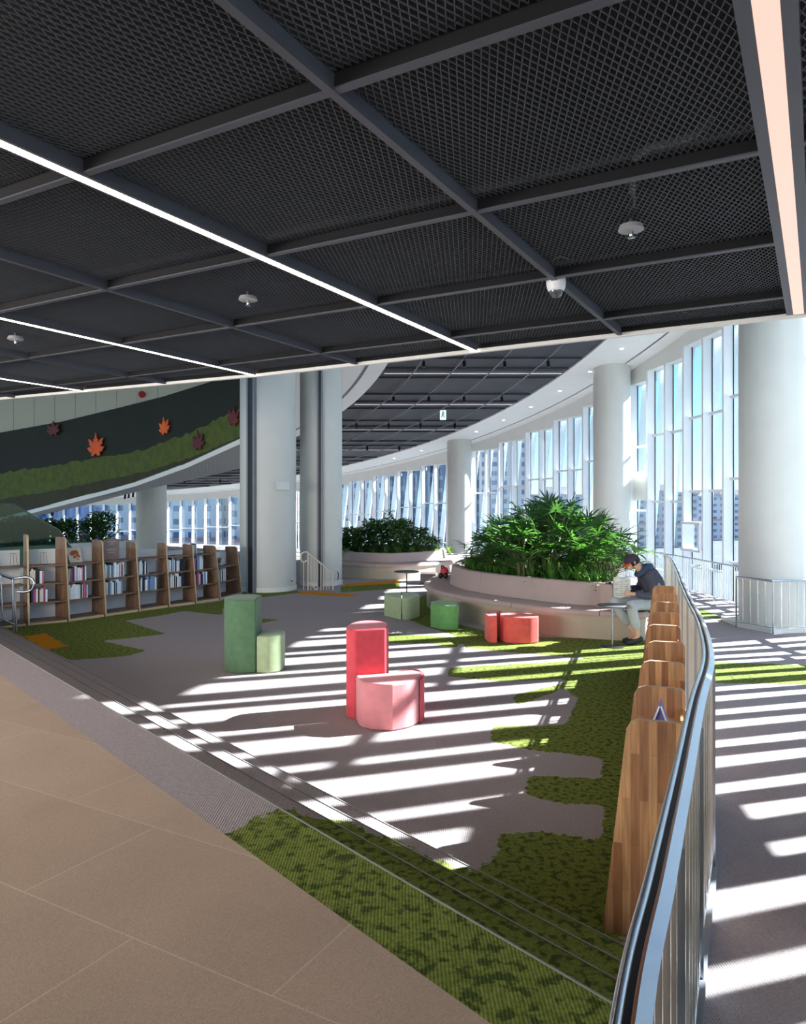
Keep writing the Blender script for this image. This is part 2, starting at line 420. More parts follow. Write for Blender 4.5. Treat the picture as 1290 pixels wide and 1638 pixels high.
def inpoly(x, y, poly):
    c = False; j = len(poly) - 1
    for i in range(len(poly)):
        xi, yi = poly[i]; xj, yj = poly[j]
        if (yi > y) != (yj > y) and x < (xj - xi) * (y - yi) / (yj - yi) + xi: c = not c
        j = i
    return c
def floor_polys(pix, z=0.0): return [[tuple(P(x, y, z)[:2]) for x, y in p] for p in pix]
GREEN = floor_polys([
    [(-40, 1003), (20, 1002), (350, 962), (392, 950), (395, 962), (356, 974), (300, 976), (262, 984), (200, 993), (266, 1014), (205, 1021), (162, 1025), (236, 1041), (200, 1050), (112, 1056), (40, 1022), (-40, 1030)],
    [(240, 974), (356, 965), (356, 984), (300, 978)],
    [(408, 989), (448, 991), (410, 999)],
    [(356, 952), (392, 944), (470, 940), (480, 948), (400, 958), (356, 962)],
    [(545, 938), (640, 930), (640, 941), (545, 948)],
    [(615, 1014), (690, 1017), (735, 1020), (733, 1036), (690, 1030), (615, 1028)],
    [(640, 985), (680, 950), (700, 990), (740, 1000), (790, 1012), (880, 1020), (1045, 1022), (1045, 1062), (900, 1050), (800, 1042), (745, 1036), (730, 1018), (676, 1000)],
    [(719, 1068), (905, 1058), (905, 1086), (800, 1090), (716, 1082)],
    [(905, 1058), (1045, 1040), (1045, 1110), (1020, 1200), (1005, 1330), (1000, 1520), (900, 1460), (770, 1400), (755, 1392), (800, 1368), (790, 1335), (870, 1330), (965, 1345),
     (968, 1287), (900, 1285), (840, 1272), (845, 1240), (962, 1246), (965, 1212), (850, 1200), (786, 1186), (788, 1162), (905, 1160), (925, 1118), (905, 1100), (825, 1130), (822, 1112), (905, 1092)]])
ORANGE = floor_polys([[(37, 1018), (72, 1013), (110, 1034), (72, 1039)],
                      [(482, 945), (575, 951), (560, 955), (474, 950)], [(550, 934), (640, 928), (640, 933), (550, 938)]])
def soft(x, y, polys, e=0.035):
    return sum(any(inpoly(x + dx, y + dy, p) for p in polys) for dx in (-e, 0, e) for dy in (-e, 0, e)) / 9.0
def grid_floor(name, xs, ys, zf, keep, gf, of=None, skirt=0.4):
    idx = {}; vs_ = []; g = []; o = []; fs = []
    def vid(i, j):
        if (i, j) not in idx:
            x, y = xs[i], ys[j]; idx[(i, j)] = len(vs_); vs_.append((x, y, zf(x, y))); g.append(gf(x, y)); o.append(of(x, y) if of else 0.0)
        return idx[(i, j)]
    for j in range(len(ys) - 1):
        for i in range(len(xs) - 1):
            if keep((xs[i] + xs[i + 1]) / 2, (ys[j] + ys[j + 1]) / 2):
                fs.append((vid(i, j), vid(i + 1, j), vid(i + 1, j + 1), vid(i, j + 1)))
    me = bpy.data.meshes.new(name); me.from_pydata(vs_, [], fs); me.materials.append(M['carpet'])
    for nm, dat in (('green', g), ('orange', o)):
        a = me.attributes.new(nm, 'FLOAT', 'POINT'); a.data.foreach_set('value', dat)
    ob = bpy.data.objects.new(name, me); COL.objects.link(ob); return struct(ob)
def frange(a, b, st): 
    n = int(round((b - a) / st)); return [a + (b - a) * i / n for i in range(n + 1)]
def s_of(x, y): return x * SN.x + y * SN.y
def edge_left(x, y):
    return x < rail_x(y) - 0.02 if y < 20.5 else hall_r(x, y) < 39.6
grid_floor('floor_seating', frange(-9, 6, .06), frange(1.5, 21, .06), lambda x, y: 0.0,
           lambda x, y: s_of(x, y) > S_D - 0.06 and edge_left(x, y), lambda x, y: soft(x, y, GREEN), lambda x, y: 1.0 if any(inpoly(x, y, p) for p in ORANGE) else 0.0)
grid_floor('floor_hall', frange(-50, -9, .5) , frange(2, 60, .5), lambda x, y: -0.004 if y < 15 + (-9 - x) * .2 else -1.2, lambda x, y: s_of(x, y) > S_D and hall_r(x, y) < 39.6 and hall_r(x, y) > 8, lambda x, y: 0.0)
grid_floor('floor_hall_back', frange(-9, 8, .5), frange(21, 62, .5), lambda x, y: -0.004 if y < 26 else -1.2, lambda x, y: hall_r(x, y) < 39.6, lambda x, y: 0.0)
# sloping aisle to the right of the balustrade
AG = floor_polys([[(1126, 1040), (1300, 1048), (1300, 1087), (1126, 1083)], [(1126, 958), (1170, 975), (1120, 966), (1095, 955)]], -0.3)
n_y = frange(-3, 20.5, .1); rows = 60
vs_ = []; fs = []; g = []
for j, y in enumerate(n_y):
    x0 = rail_x(y); x1 = CX + math.sqrt(max(42.0 ** 2 - (y - CY) ** 2, 0))
    for i in range(rows + 1):
        x = x0 + (x1 - x0) * i / rows; vs_.append((x, y, aisle_z(y))); g.append(soft(x, y, AG))
for j in range(len(n_y) - 1):
    for i in range(rows):
        a = j * (rows + 1) + i; fs.append((a, a + 1, a + rows + 2, a + rows + 1))
me = bpy.data.meshes.new('floor_aisle'); me.from_pydata(vs_, [], fs); me.materials.append(M['carpet'])
a_ = me.attributes.new('green', 'FLOAT', 'POINT'); a_.data.foreach_set('value', g)
ob = bpy.data.objects.new('floor_aisle', me); COL.objects.link(ob); struct(ob)
mb = MB()
th = frange(3.4, 84, 2)
for a0, a1 in zip(th[:-1], th[1:]):
    p = [ring(39.6, a0), ring(42.0, a0), ring(42.0, a1), ring(39.6, a1)]
    mb.prism([tuple(q) for q in p], -1.5, -0.56 if a0 < 28 else -1.2)
struct(mb.build('floor_perimeter', M['carpet']))

# upper level: stone, carpet strip, treads
TG = [(366, 1330), (448, 1290), (510, 1310), (560, 1312), (595, 1335), (640, 1345), (700, 1378), (760, 1392), (1200, 1392), (1200, 1900), (760, 1900), (540, 1560), (330, 1350)]
def px_of(x, y, z):
    return (PX + x / y * F, HY + (CZ - z) / y * F)
def strip(name, s0, s1, z, zb, tmax=19.0):
    st = [s0] + [s0 + (s1 - s0) * k / 5 for k in range(1, 6)]
    t0 = max(t_rail(s0), t_rail(s1)) ; ts = frange(min(t_rail(s0), t_rail(s1)) , tmax, .06)
    vs_ = []; g = []; fs = []; n = len(st)
    for t in ts:
        for s in st:
            tt = max(t, t_rail(s)); p = S2(s, tt); vs_.append((p.x, p.y, z))
            if p.y > 0.5:
                q = px_of(p.x, p.y, z); g.append(sum(inpoly(q[0] + dx, q[1] + dy, TG) for dx in (-14, 0, 14) for dy in (-8, 0, 8)) / 9)
            else: g.append(1.0)
    for j in range(len(ts) - 1):
        for i in range(n - 1):
            a = j * n + i; fs.append((a, a + 1, a + n + 1, a + n))
    # riser on the s1 side
    b = len(vs_)
    for t in ts:
        tt = max(t, t_rail(s1)); p = S2(s1, tt); vs_.append((p.x, p.y, zb)); g.append(0.0)
    for j in range(len(ts) - 1):
        fs.append((j * n + n - 1, b + j, b + j + 1, (j + 1) * n + n - 1))
    me = bpy.data.meshes.new(name); me.from_pydata(vs_, [], fs); me.materials.append(M['carpet'])
    a = me.attributes.new('green', 'FLOAT', 'POINT'); a.data.foreach_set('value', g)
    o = bpy.data.objects.new(name, me); COL.objects.link(o); return struct(o)
strip('floor_upper_carpet', S_STONE, S_A, 0.56, 0.42)
strip('floor_step_upper', S_A, S_B, 0.42, 0.28)
strip('floor_step_middle', S_B, S_C, 0.28, 0.14)
strip('floor_step_lower', S_C, S_D, 0.14, 0.0)
mb = MB()
pts = [S2(S_STONE, t) for t in frange(t_rail(S_STONE), 19, .5)]
poly = [tuple(p) for p in pts] + [(-14, 13), (-14, -7), (-.8, -7)] + [(rail_x(y), y) for y in (-1.7, -1, -.3, .3, .9)]
poly = [p for p in poly]
mb.prism(poly, 0.2, 0.56)
struct(mb.build('floor_stone', M['stone']))
M['nosing'] = mat('nosing_strip', rgb(150, 150, 148), 0.4, metal=0.3, var=0.05, vscale=30)
for k, (s, z) in enumerate(((S_A, .56), (S_B, .42), (S_C, .28), (S_D, .14))):
    mb = MB(); p = S2(s - 0.004, t_rail(s) + .02); q = S2(s - 0.004, 19)
    mb.beam((p.x, p.y, z + 0.001), (q.x, q.y, z + 0.001), 0.007, 0.006)
    struct(mb.build('trim_%d' % (k + 1), M['nosing']))
# retaining curb under the balustrade
mb = MB()
cp = [p for p in RP if p.y > -1.2]
for a, b in zip(cp[:-1], cp[1:]):
    t = (b - a).normalized(); n = Vector((t.y, -t.x))
    A0, A1, B0, B1 = a - n * .03, a + n * .075, b - n * .03, b + n * .075
    za, zb = aisle_z(a.y) + .05, aisle_z(b.y) + .05
    v = [(A0.x, A0.y, -.9), (A1.x, A1.y, -.9), (B1.x, B1.y, -.9), (B0.x, B0.y, -.9), (A0.x, A0.y, za), (A1.x, A1.y, za), (B1.x, B1.y, zb), (B0.x, B0.y, zb)]
    mb.add(v, [(0, 3, 2, 1), (4, 5, 6, 7), (0, 1, 5, 4), (1, 2, 6, 5), (2, 3, 7, 6), (3, 0, 4, 7)])
struct(mb.build('trim_5', M['curb']))
mb = MB()
cp = [p for p in RP]
mb2 = MB()
for a, b in zip(cp[:-1], cp[1:]):
    zt = 0.555 if b.y < 1.9 else (0.0 - .002)
    t = (b - a).normalized(); n = Vector((t.y, -t.x)) * .02
    mb2.prism([tuple(a), tuple(b), tuple(b - n), tuple(a - n)], -0.9, zt)
struct(mb2.build('wall_ramp', M['curb']))
# ------------------------------------------------------------------ near ceiling (open mesh grid)
HC = 1.45; ZC = CZ + HC
EDGE = [Vector(p) for p in ((-16, 14.85), (-5.67, 10.37), (-1.64, 8.43), (3.12, 5.70), (9, 2.33))]
HALF = []
for a, b in zip(EDGE[:-1], EDGE[1:]):
    t = (b - a).normalized(); HALF.append((a, Vector((-t.y, t.x))))     # inside: (p-a).n < 0
def clip_seg(p, q, extra):
    t0, t1 = 0.0, 1.0; d = q - p
    for a, n in HALF + extra:
        num = (p - a).dot(n); den = d.dot(n)
        if abs(den) < 1e-9:
            if num > 0: return None
            continue
        t = -num / den
        if den > 0: t1 = min(t1, t)
        else: t0 = max(t0, t)
    if t1 - t0 < 1e-3: return None
    return p + d * t0, p + d * t1
US = [-2.84, -1.59, -.34, .906, 2.156, 3.405, 4.65, 5.90, 7.15, 8.40]
VS = [.134 + 1.37 * k for k in range(-3, 9)]
def inside(p): return all((p - a).dot(n) < 0 for a, n in HALF)
# void slab above and white edge fascia
mb = MB()
mb.prism([tuple(p) for p in EDGE] + [(9, -9), (-16, -9)], ZC + .75, ZC + .95)
ceil = struct(mb.build('ceiling_void', M['void']))
mb = MB()
mb.sweep([tuple(p) for p in EDGE], [(-.005, ZC - .012), (.045, ZC - .012), (.045, ZC + .95), (-.005, ZC + .95)])
struct(mb.build('trim_6', M['white']))
mb = MB()
mb.sweep([tuple(p) for p in EDGE], [(-.03, ZC + .02), (-.006, ZC + .02), (-.006, ZC + .9), (-.03, ZC + .9)])
struct(mb.build('trim_7', M['void']))
cg = empty_struct('ceiling_mesh', (0, 0, ZC))
ang0 = math.atan2(UD.y, UD.x)
for iu in range(len(US) - 1):
    for iv in range(len(VS) - 1):
        u0, u1, v0, v1 = US[iu] + .02, US[iu + 1] - .02, VS[iv] + .02, VS[iv + 1] - .02
        cs = [UV(u0, v0), UV(u1, v0), UV(u1, v1), UV(u0, v1)]
        vis = False
        for c in cs + [UV((u0 + u1) / 2, (v0 + v1) / 2)]:
            if c.y > 1.6 and abs(c.x / c.y) < .68 and c.y < 13: vis = True
        if not vis or not any(inside(c) for c in cs): continue
        ex = [(UV(u0, 0), -UD), (UV(u1, 0), UD), (UV(0, v0), -VD), (UV(0, v1), VD)]
        mb = MB(); cen = (cs[0] + cs[2]) / 2
        for sg in (-1, 1):
            a = ang0 + sg * R(24); d = Vector((math.cos(a), math.sin(a))); nn = Vector((-d.y, d.x)); sp = .028
            kk = int(1.3 / sp) + 2
            c0 = round(cen.dot(nn) / sp)
            for k in range(c0 - kk, c0 + kk):
                m_ = nn * (k * sp) + d * cen.dot(d)
                r = clip_seg(m_ - d * 3, m_ + d * 3, ex)
                if r: mb.beam((r[0].x, r[0].y, ZC + .06), (r[1].x, r[1].y, ZC + .06), .0036, .005)
        if mb.v: mb.build('mesh_panel', M['mesh'], cg)
# grid beams
nb = 8
def ceil_beam(p, q, w, h, m, zc, name=None):
    r = clip_seg(p, q, [(Vector((0, -6)), Vector((0, -1)))])
    if not r: return None
    mb = MB(); mb.beam((r[0].x, r[0].y, zc + h / 2), (r[1].x, r[1].y, zc + h / 2), w, h)
    return mb, r
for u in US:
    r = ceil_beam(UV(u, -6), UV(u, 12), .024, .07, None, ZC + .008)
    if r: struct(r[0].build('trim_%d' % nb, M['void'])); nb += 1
    r = ceil_beam(UV(u, -6), UV(u, 12), .036, .008, None, ZC)
    if r: struct(r[0].build('trim_%d' % nb, M['beam'])); nb += 1
for k, v in enumerate(VS):
    kk = k - 3
    if kk % 2 == 0: continue
    r = ceil_beam(UV(-8, v), UV(14, v), .036, .075, None, ZC - .004)
    if r: struct(r[0].build('trim_%d' % nb, M['beam'])); nb += 1
# linear luminaires on the even grid lines
LN = {0: ('wide linear ceiling light with pinkish diffuser, at the upper right', .072, M['lamp_pink'], .168),
      2: ('bright linear ceiling light running past the middle of the grid', .05, M['lamp'], .09),
      4: ('linear ceiling light left of the longest one, ending by the big column', .045, M['lamp'], .085),
      6: ('short linear ceiling light at the far left of the mesh ceiling', .045, M['lamp'], .085),
      -2: ('linear ceiling light beyond the right edge of the mesh grid', .05, M['lamp'], .09)}
for k, (lab, w, mt, hw) in LN.items():
    v = .134 + 1.37 * k
    r = clip_seg(UV(-6, v), UV(14, v), [(Vector((0, -6)), Vector((0, -1)))])
    if not r: continue
    p, q = r; d = (q - p).normalized(); n = Vector((-d.y, d.x)); q = q - d * .06
    t = thing('linear_light', lab, 'ceiling light', (q.x, q.y, ZC), 'linear lights in the mesh ceiling')
    mb = MB()
    for sg in (-1, 1):
        o = n * sg * (hw / 2 - (hw - w) / 4)
        mb.beam((p.x + o.x, p.y + o.y, ZC + .05), (q.x + o.x, q.y + o.y, ZC + .05), (hw - w) / 2 - .002, .11)
    mb.beam((p.x, p.y, ZC + .10), (q.x, q.y, ZC + .10), w, .02)
    mb.build('housing', M['beam'], t)
    mb = MB(); nseg = max(1, int((q - p).length / 1.25)); L_ = (q - p).length
    for i in range(nseg):
        a = p + d * (L_ * i / nseg + .001); b = p + d * (L_ * (i + 1) / nseg - .001)
        mb.beam((a.x, a.y, ZC + .004), (b.x, b.y, ZC + .004), w, .02)
    mb.build('diffuser', mt, t)
# pipes above the mesh
mb = MB()
for u, zz in ((3.9, .35), (1.5, .42), (5.3, .3)):
    p, q = UV(u, -3), UV(u, 9)
    rr = clip_seg(p, q, [])
    if rr: mb.tube([(rr[0].x, rr[0].y, ZC + zz), (rr[1].x, rr[1].y, ZC + zz)], .025, 8)
tag(mb.build('sprinkler_pipes', M['pipe'], smooth=40), 'thin sprinkler pipes running in the dark void above the mesh ceiling', 'pipe')
def PZ(px, py, z):   # point on a horizontal plane above the camera
    D = (z - CZ) * F / (HY - py); return Vector(((px - PX) / F * D, D, z))
mb = MB()
hp = [PZ(1012, 330, ZC + .2), PZ(1015, 265, ZC + .18), PZ(1035, 238, ZC + .18), PZ(1075, 228, ZC + .18), PZ(1110, 215, ZC + .2), PZ(1140, 190, ZC + .35)]
mb.tube(spline(hp, 6), .018, 8)
tag(mb.build('flexible_hose', mat('hose', rgb(120, 122, 128), .5, var=.1, vscale=60), smooth=40), 'pale flexible sprinkler hose curving above the mesh', 'hose')
# sprinklers
M['spr'] = mat('grey_white_metal', rgb(150, 152, 156), .5, var=.03)
def sprinkler(px, py, lab):
    c = PZ(px, py, ZC - .0)
    t = thing('sprinkler', lab, 'sprinkler', tuple(c), 'sprinkler heads in the mesh ceiling')
    m1 = MB(); m1.lathe(c, [(.004, .03), (.06, .024), (.068, .0), (.06, -.004), (.02, -.006)], 24); m1.build('escutcheon', M['spr'], t, smooth=35)
    m1 = MB(); m1.lathe(c, [(.012, .0), (.014, -.02), (.010, -.035), (.022, -.038), (.022, -.041), (.006, -.043)], 14); m1.build('sprinkler_head', M['steel'], t, smooth=35)
    m1 = MB(); m1.tube([c + Vector((0, 0, .03)), c + Vector((0, 0, .35))], .012, 8); m1.build('drop_pipe', M['pipe'], t, smooth=40)
sprinkler(1010, 368, 'white ceiling sprinkler head right of the dome camera')
sprinkler(397, 480, 'ceiling sprinkler head below the bright linear light, left half')
sprinkler(25, 543, 'ceiling sprinkler head at the far left of the mesh ceiling')
# dome camera
c = PZ(890, 452, ZC)
t = thing('dome_camera', 'white dome security camera hanging at a ceiling beam crossing', 'security camera', tuple(c))
m1 = MB(); m1.lathe(c, [(.02, .03), (.062, .028), (.064, .0), (.060, -.035), (.050, -.055), (.044, -.058)], 32); m1.build('housing', M['fin'], t, smooth=35)
m1 = MB(); m1.lathe(c, [(.046, -.05), (.044, -.07), (.034, -.088), (.018, -.098), (.003, -.101)], 28); m1.build('dome', mat('smoked_dome', rgb(70, 76, 84), .08, var=.02, spec=.8), t, smooth=60)
m1 = MB(); m1.tube(spline([c + Vector((-.05, 0, .01)), c + Vector((-.10, .03, .05)), c + Vector((-.13, .02, .12))], 5), .006, 6); m1.build('cable', M['fin'], t, smooth=40)
m1 = MB(); bp = PZ(905, 418, ZC + .12)
m1.tube(spline([bp + Vector((-.09, 0, 0)), bp + Vector((-.04, 0, .03)), bp + Vector((.0, 0, .02)), bp + Vector((.05, .0, .0))], 5), .006, 6)
m1.tube([bp + Vector((.02, 0, -.03)), bp + Vector((.02, 0, .05))], .004, 6); m1.tube([bp + Vector((.05, 0, -.03)), bp + Vector((.05, 0, .05))], .004, 6)
tag(m1.build('hanger_bracket', M['track'], smooth=40), 'small wire hanger bracket above the dome camera', 'bracket')

# ------------------------------------------------------------------ high sloping ceiling of the round hall
def annulus(name, r0, r1, a0, a1, m, dz=0.0, th=.12, step=1.5, kr=1):
    mb = MB(); A = frange(a0, a1, step); rs = [r0 + (r1 - r0) * i / kr for i in range(kr + 1)]
    vs_ = []; fs = []; n = len(rs)
    for lay in (0, 1):
        for a in A:
            for r_ in rs:
                p = ring(r_, a); vs_.append((p.x, p.y, ceil_z(p.y) + dz + lay * th))
    N = len(A) * n
    for i in range(len(A) - 1):
        for j in range(n - 1):
            q = (i * n + j, (i + 1) * n + j, (i + 1) * n + j + 1, i * n + j + 1)
            fs.append(q[::-1]); fs.append(tuple(x + N for x in q))
        for j in (0, n - 1):
            fs.append((i * n + j, (i + 1) * n + j, (i + 1) * n + j + N, i * n + j + N))
    mb.add(vs_, fs)
    return struct(mb.build(name, m))
annulus('ceiling_white_inner', 26, 33.7, -22, 84, M['white'], kr=4)
annulus('ceiling_core', 3, 26, -22, 110, M['white'], kr=10, th=.1)
annulus('ceiling_dark_mesh', 33.7, 40, -22, 84, M['farmesh'], dz=.06, kr=4)
annulus('ceiling_white_outer', 40, 41.56, -24, 84, M['white'], kr=2)
annulus('ceiling_white_rim', 41.64, 43.2, -24, 84, M['white'], kr=2)
annulus('ceiling_slot', 41.5, 41.7, -24, 84, M['black'], dz=.05, th=.05)
mb = MB()
pth = [ring(33.05, a) for a in frange(0, 60, 1)]
for a, b in zip(pth[:-1], pth[1:]): mb.beam((a.x, a.y, ceil_z(a.y) - .004), (b.x, b.y, ceil_z(b.y) - .004), .1, .02)
struct(mb.build('trim_50', M['black']))
def ring_x(r, y):
    d = r * r - (y - CY) ** 2
    return CX + math.sqrt(d) if d > 0 else None
mb = MB(); mb2 = MB()
y = 19.0; i = 0
while y < 57:
    xo = ring_x(39.95, y); xi = ring_x(33.75, y)
    if xi is None: xi = -30
    if xo:
        if (i % 4): mb.beam((xi, y, ceil_z(y) + .03), (xo, y, ceil_z(y) + .03), .05, .07)
    y += 1.09; i += 1
struct(mb.build('ceiling_cross_bars', M['farbeam']))
for y in (21.9, 26.0, 30.2, 34.8, 39.6, 44.6, 49.8):
    xo = ring_x(39.9, y); xi = ring_x(33.8, y)
    if xi is None: xi = -26
    mb = MB(); mb.beam((xi, y, ceil_z(y) + .01), (xo, y, ceil_z(y) + .01), .11, .05)
    t = thing('linear_light', 'pale linear light crossing the dark high ceiling, %s' % {21.9: 'hidden behind the near ceiling edge', 26.0: 'nearest the white ceiling edge', 30.2: 'second row from the near edge', 34.8: 'third row from the near edge', 39.6: 'fourth row from the near edge', 44.6: 'fifth row, far back', 49.8: 'farthest row'}[y], 'ceiling light', ((xi + xo) / 2, y, ceil_z(y)), 'linear lights on the high ceiling')
    mb.build('diffuser', M['farlamp'], t)
    mb = MB()
    for sg in (-.075, .075): mb.beam((xi, y + sg, ceil_z(y) + .02), (xo, y + sg, ceil_z(y) + .02), .03, .07)
    mb.build('housing', M['track'], t)
for k, r_ in enumerate((34.7, 36.0, 37.3, 38.7)):
    A = [a for a in frange(2, 76, 1.5)]
    mb = MB(); mb.tube([(ring(r_, a).x, ring(r_, a).y, ceil_z(ring(r_, a).y) - .10) for a in A], .022, 6)
    tag(mb.build('light_track', M['track'], smooth=60), 'curved spotlight track on the high ceiling, %s from the windows' % ('fourth', 'third', 'second', 'first')[k], 'light track', 'curved spotlight tracks')
# one spotlight, copied
def spot_proto():
    t = thing('track_spotlight', 'black track spotlight hanging under the dark high ceiling', 'spotlight', (0, 0, 0), 'black spotlights on the curved tracks')
    m1 = MB(); m1.box((0, 0, -.03), (.05, .12, .05)); m1.tube([(0, 0, -.05), (0, 0, -.13)], .012, 6); m1.build('bracket', M['black'], t, local=True)
    m1 = MB(); m1.tube([(0, .05, -.10), (0, -.04, -.30)], .055, 12); m1.build('lamp_head', M['black'], t, local=True, smooth=40)
    return t
sp0 = spot_proto(); first = True
for r_ in (34.7, 36.0, 37.3, 38.7):
    for y in (24.0, 28.3, 32.7, 37.7, 43.0, 48.5):
        x = ring_x(r_, y)
        if x is None: continue
        o = sp0 if first else copy_tree(sp0); first = False
        o.location = (x, y, ceil_z(y) - .12)
for px, py, D in ((200, 793, 38), (213, 790, 38), (206, 792, 40), (70, 818, 30), (80, 815, 30), (91, 812, 30), (84, 818, 28)):
    o = copy_tree(sp0); p = PD(px, py, D); o.location = (p.x, p.y, p.z + .15)
    o['label'] = 'black track spotlight under the white sloping soffit at the left'; o['group'] = 'black spotlights at the left soffit'
mb = MB(); mb.tube([PD(196, 784, 38), PD(218, 776, 38)], .02, 6); mb.tube([PD(202, 785, 40), PD(212, 782, 40)], .02, 6)
mb.tube([PD(64, 811, 30), PD(94, 805, 30)], .02, 6); mb.tube([PD(80, 811, 28), PD(90, 810, 28)], .02, 6)
tag(mb.build('light_track', M['track'], smooth=60), 'short straight spotlight track under the left white soffit', 'light track')
# downlights in the white rim
dl = None
for y in (23.4, 25.8, 28.2, 30.6, 32.9, 35.2, 37.5, 39.8, 42.0):
    x = ring_x(40.8, y)
    if dl is None:
        dl = thing('downlight', 'small round recessed downlight in the white outer ceiling band', 'downlight', (x, y, ceil_z(y)), 'downlights in the white ceiling band')
        m1 = MB(); m1.lathe((0, 0, 0), [(.05, .02), (.085, .02), (.085, -.012), (.055, -.006)], 20); m1.build('bezel', M['fin'], dl, local=True)
        m1 = MB(); m1.lathe((0, 0, 0), [(.06, .0), (.06, -.02)], 16); m1.build('lens', M['downlight'], dl, local=True)
    else:
        o = copy_tree(dl); o.location = (x, y, ceil_z(y))
# hanging exit sign
c = PD(709, 664, 31)
t = thing('exit_sign', 'small hanging exit sign with running figure under the dark ceiling', 'sign', tuple(c))
m1 = MB(); m1.box((c.x, c.y, c.z), (.26, .08, .40)); m1.build('sign_box', mat('sign_white', rgb(220, 235, 235), .5, emis=rgb(205, 228, 226), estr=.45, var=.01), t, bevel=.01)
m1 = MB(); m1.box((c.x, c.y - .045, c.z + .12), (.05, .01, .05)); m1.beam((c.x, c.y - .045, c.z + .09), (c.x - .02, c.y - .045, c.z - .02), .05, .01, Vector((0, 1, 0)))
m1.beam((c.x, c.y - .045, c.z - .01), (c.x + .06, c.y - .045, c.z - .10), .03, .01, Vector((0, 1, 0))); m1.beam((c.x - .02, c.y - .045, c.z), (c.x - .07, c.y - .045, c.z - .09), .03, .01, Vector((0, 1, 0)))
m1.beam((c.x, c.y - .045, c.z + .07), (c.x + .07, c.y - .045, c.z + .03), .02, .01, Vector((0, 1, 0)))
m1.build('running_figure', mat('sign_green', rgb(70, 130, 110), .5, var=.02), t)
m1 = MB(); m1.tube([(c.x - .08, c.y, c.z + .2), (c.x - .08, c.y, ceil_z(c.y) + .05)], .01, 6); m1.tube([(c.x + .08, c.y, c.z + .2), (c.x + .08, c.y, ceil_z(c.y) + .05)], .01, 6)
m1.build('hanger', M['fin'], t)

# ------------------------------------------------------------------ glazed facade
RG, RF0 = 42.45, 42.17
STEP = 1.62
def theta(k): return 2.57 + STEP * k
wi = 1
HEAD = {}
for k in range(-17, 50):
    kp = (k // 2) * 2
    ym = ring(RG, theta(kp + 1)).y
    head = ceil_z(ym) - .5
    head = max(head, .9)
    a0, a1 = theta(k), theta(k + 1)
    g0, g1 = ring(RG, a0), ring(RG, a1)
    w = empty_struct('window_%d' % wi, (g0.x, g0.y, -.56)); wi += 1
    tt = (g1 - g0).normalized(); nn = Vector((tt.y, -tt.x))
    if nn.dot(g0 - Vector((CX, CY))) < 0: nn = -nn     # outward
    zb = -2.6
    mb = MB(); mb.prism([tuple(g0), tuple(g1), tuple(g1 + nn * .012), tuple(g0 + nn * .012)], zb, head); mb.build('pane', M['glass'], w)
    # deep white vertical fin at the far side of the module
    e = ring(RG, a1); i_ = ring(RF0, a1)
    mb = MB(); tn = Vector((-(e - i_).y, (e - i_).x)).normalized() * (.05 if k < 30 else .035)
    mb.prism([tuple(i_ - tn), tuple(e - tn), tuple(e + tn), tuple(i_ + tn)], zb, head + .02); mull = mb.build('mullion', M['fin'], w)
    mb = MB(); mb.prism([tuple(g1 - tt * .075), tuple(g1 - tt * .055), tuple(g1 - tt * .055 - nn * .03), tuple(g1 - tt * .075 - nn * .03)], zb, head); mb.build('gasket', M['gasket'], mull)
    mb = MB()
    for z in (head - 2.15, head - 4.35, head - 6.6):
        if z < -.5: continue
        mb.beam((g0.x - nn.x * .05, g0.y - nn.y * .05, z), (g1.x - nn.x * .05, g1.y - nn.y * .05, z), .12, .07)
    if mb.v: mb.build('transom', M['fin'], w)
    # white fascia filling up to the ceiling
    mb = MB(); f0, f1 = ring(RF0 - .02, a0), ring(RF0 - .02, a1); h0, h1 = ring(RG + .1, a0), ring(RG + .1, a1)
    mb.prism([tuple(f0), tuple(f1), tuple(h1), tuple(h0)], head, lambda p: ceil_z(p[1]) + .1); mb.build('head_panel', M['white'], w)
    if k == 1:    # the little hatch box on one module
        mb = MB(); zc_, hh = 0.98, .80
        wdt = (g1 - g0).length
        for z in (zc_ - hh / 2, zc_ + hh / 2): mb.beam((g0.x - nn.x * .18, g0.y - nn.y * .18, z), (g1.x - nn.x * .18, g1.y - nn.y * .18, z), .36, .07)
        for q in (g0 + tt * .08, g1 - tt * .1): mb.beam((q.x - nn.x * .18, q.y - nn.y * .18, zc_ - hh / 2), (q.x - nn.x * .18, q.y - nn.y * .18, zc_ + hh / 2), .07, .36, Vector((nn.x, nn.y, 0)))
        mb.build('hatch_frame', M['fin'], w)
    if k == -12:  # out-of-view panel added to cast a dark gap across the aisle
        mb = MB(); mb.beam((g0.x - nn.x * .1, g0.y - nn.y * .1, 4.3), (g1.x - nn.x * .1, g1.y - nn.y * .1, 4.3), .1, 1.5); mb.build('closed_panel', M['white'], w)
    if k == 4:    # closed white panel next to the column
        mb = MB(); mb.beam((g0.x - nn.x * .1, g0.y - nn.y * .1, 2.55), (g1.x - nn.x * .1, g1.y - nn.y * .1, 2.55), .1, 1.0); mb.build('closed_panel', M['white'], w)
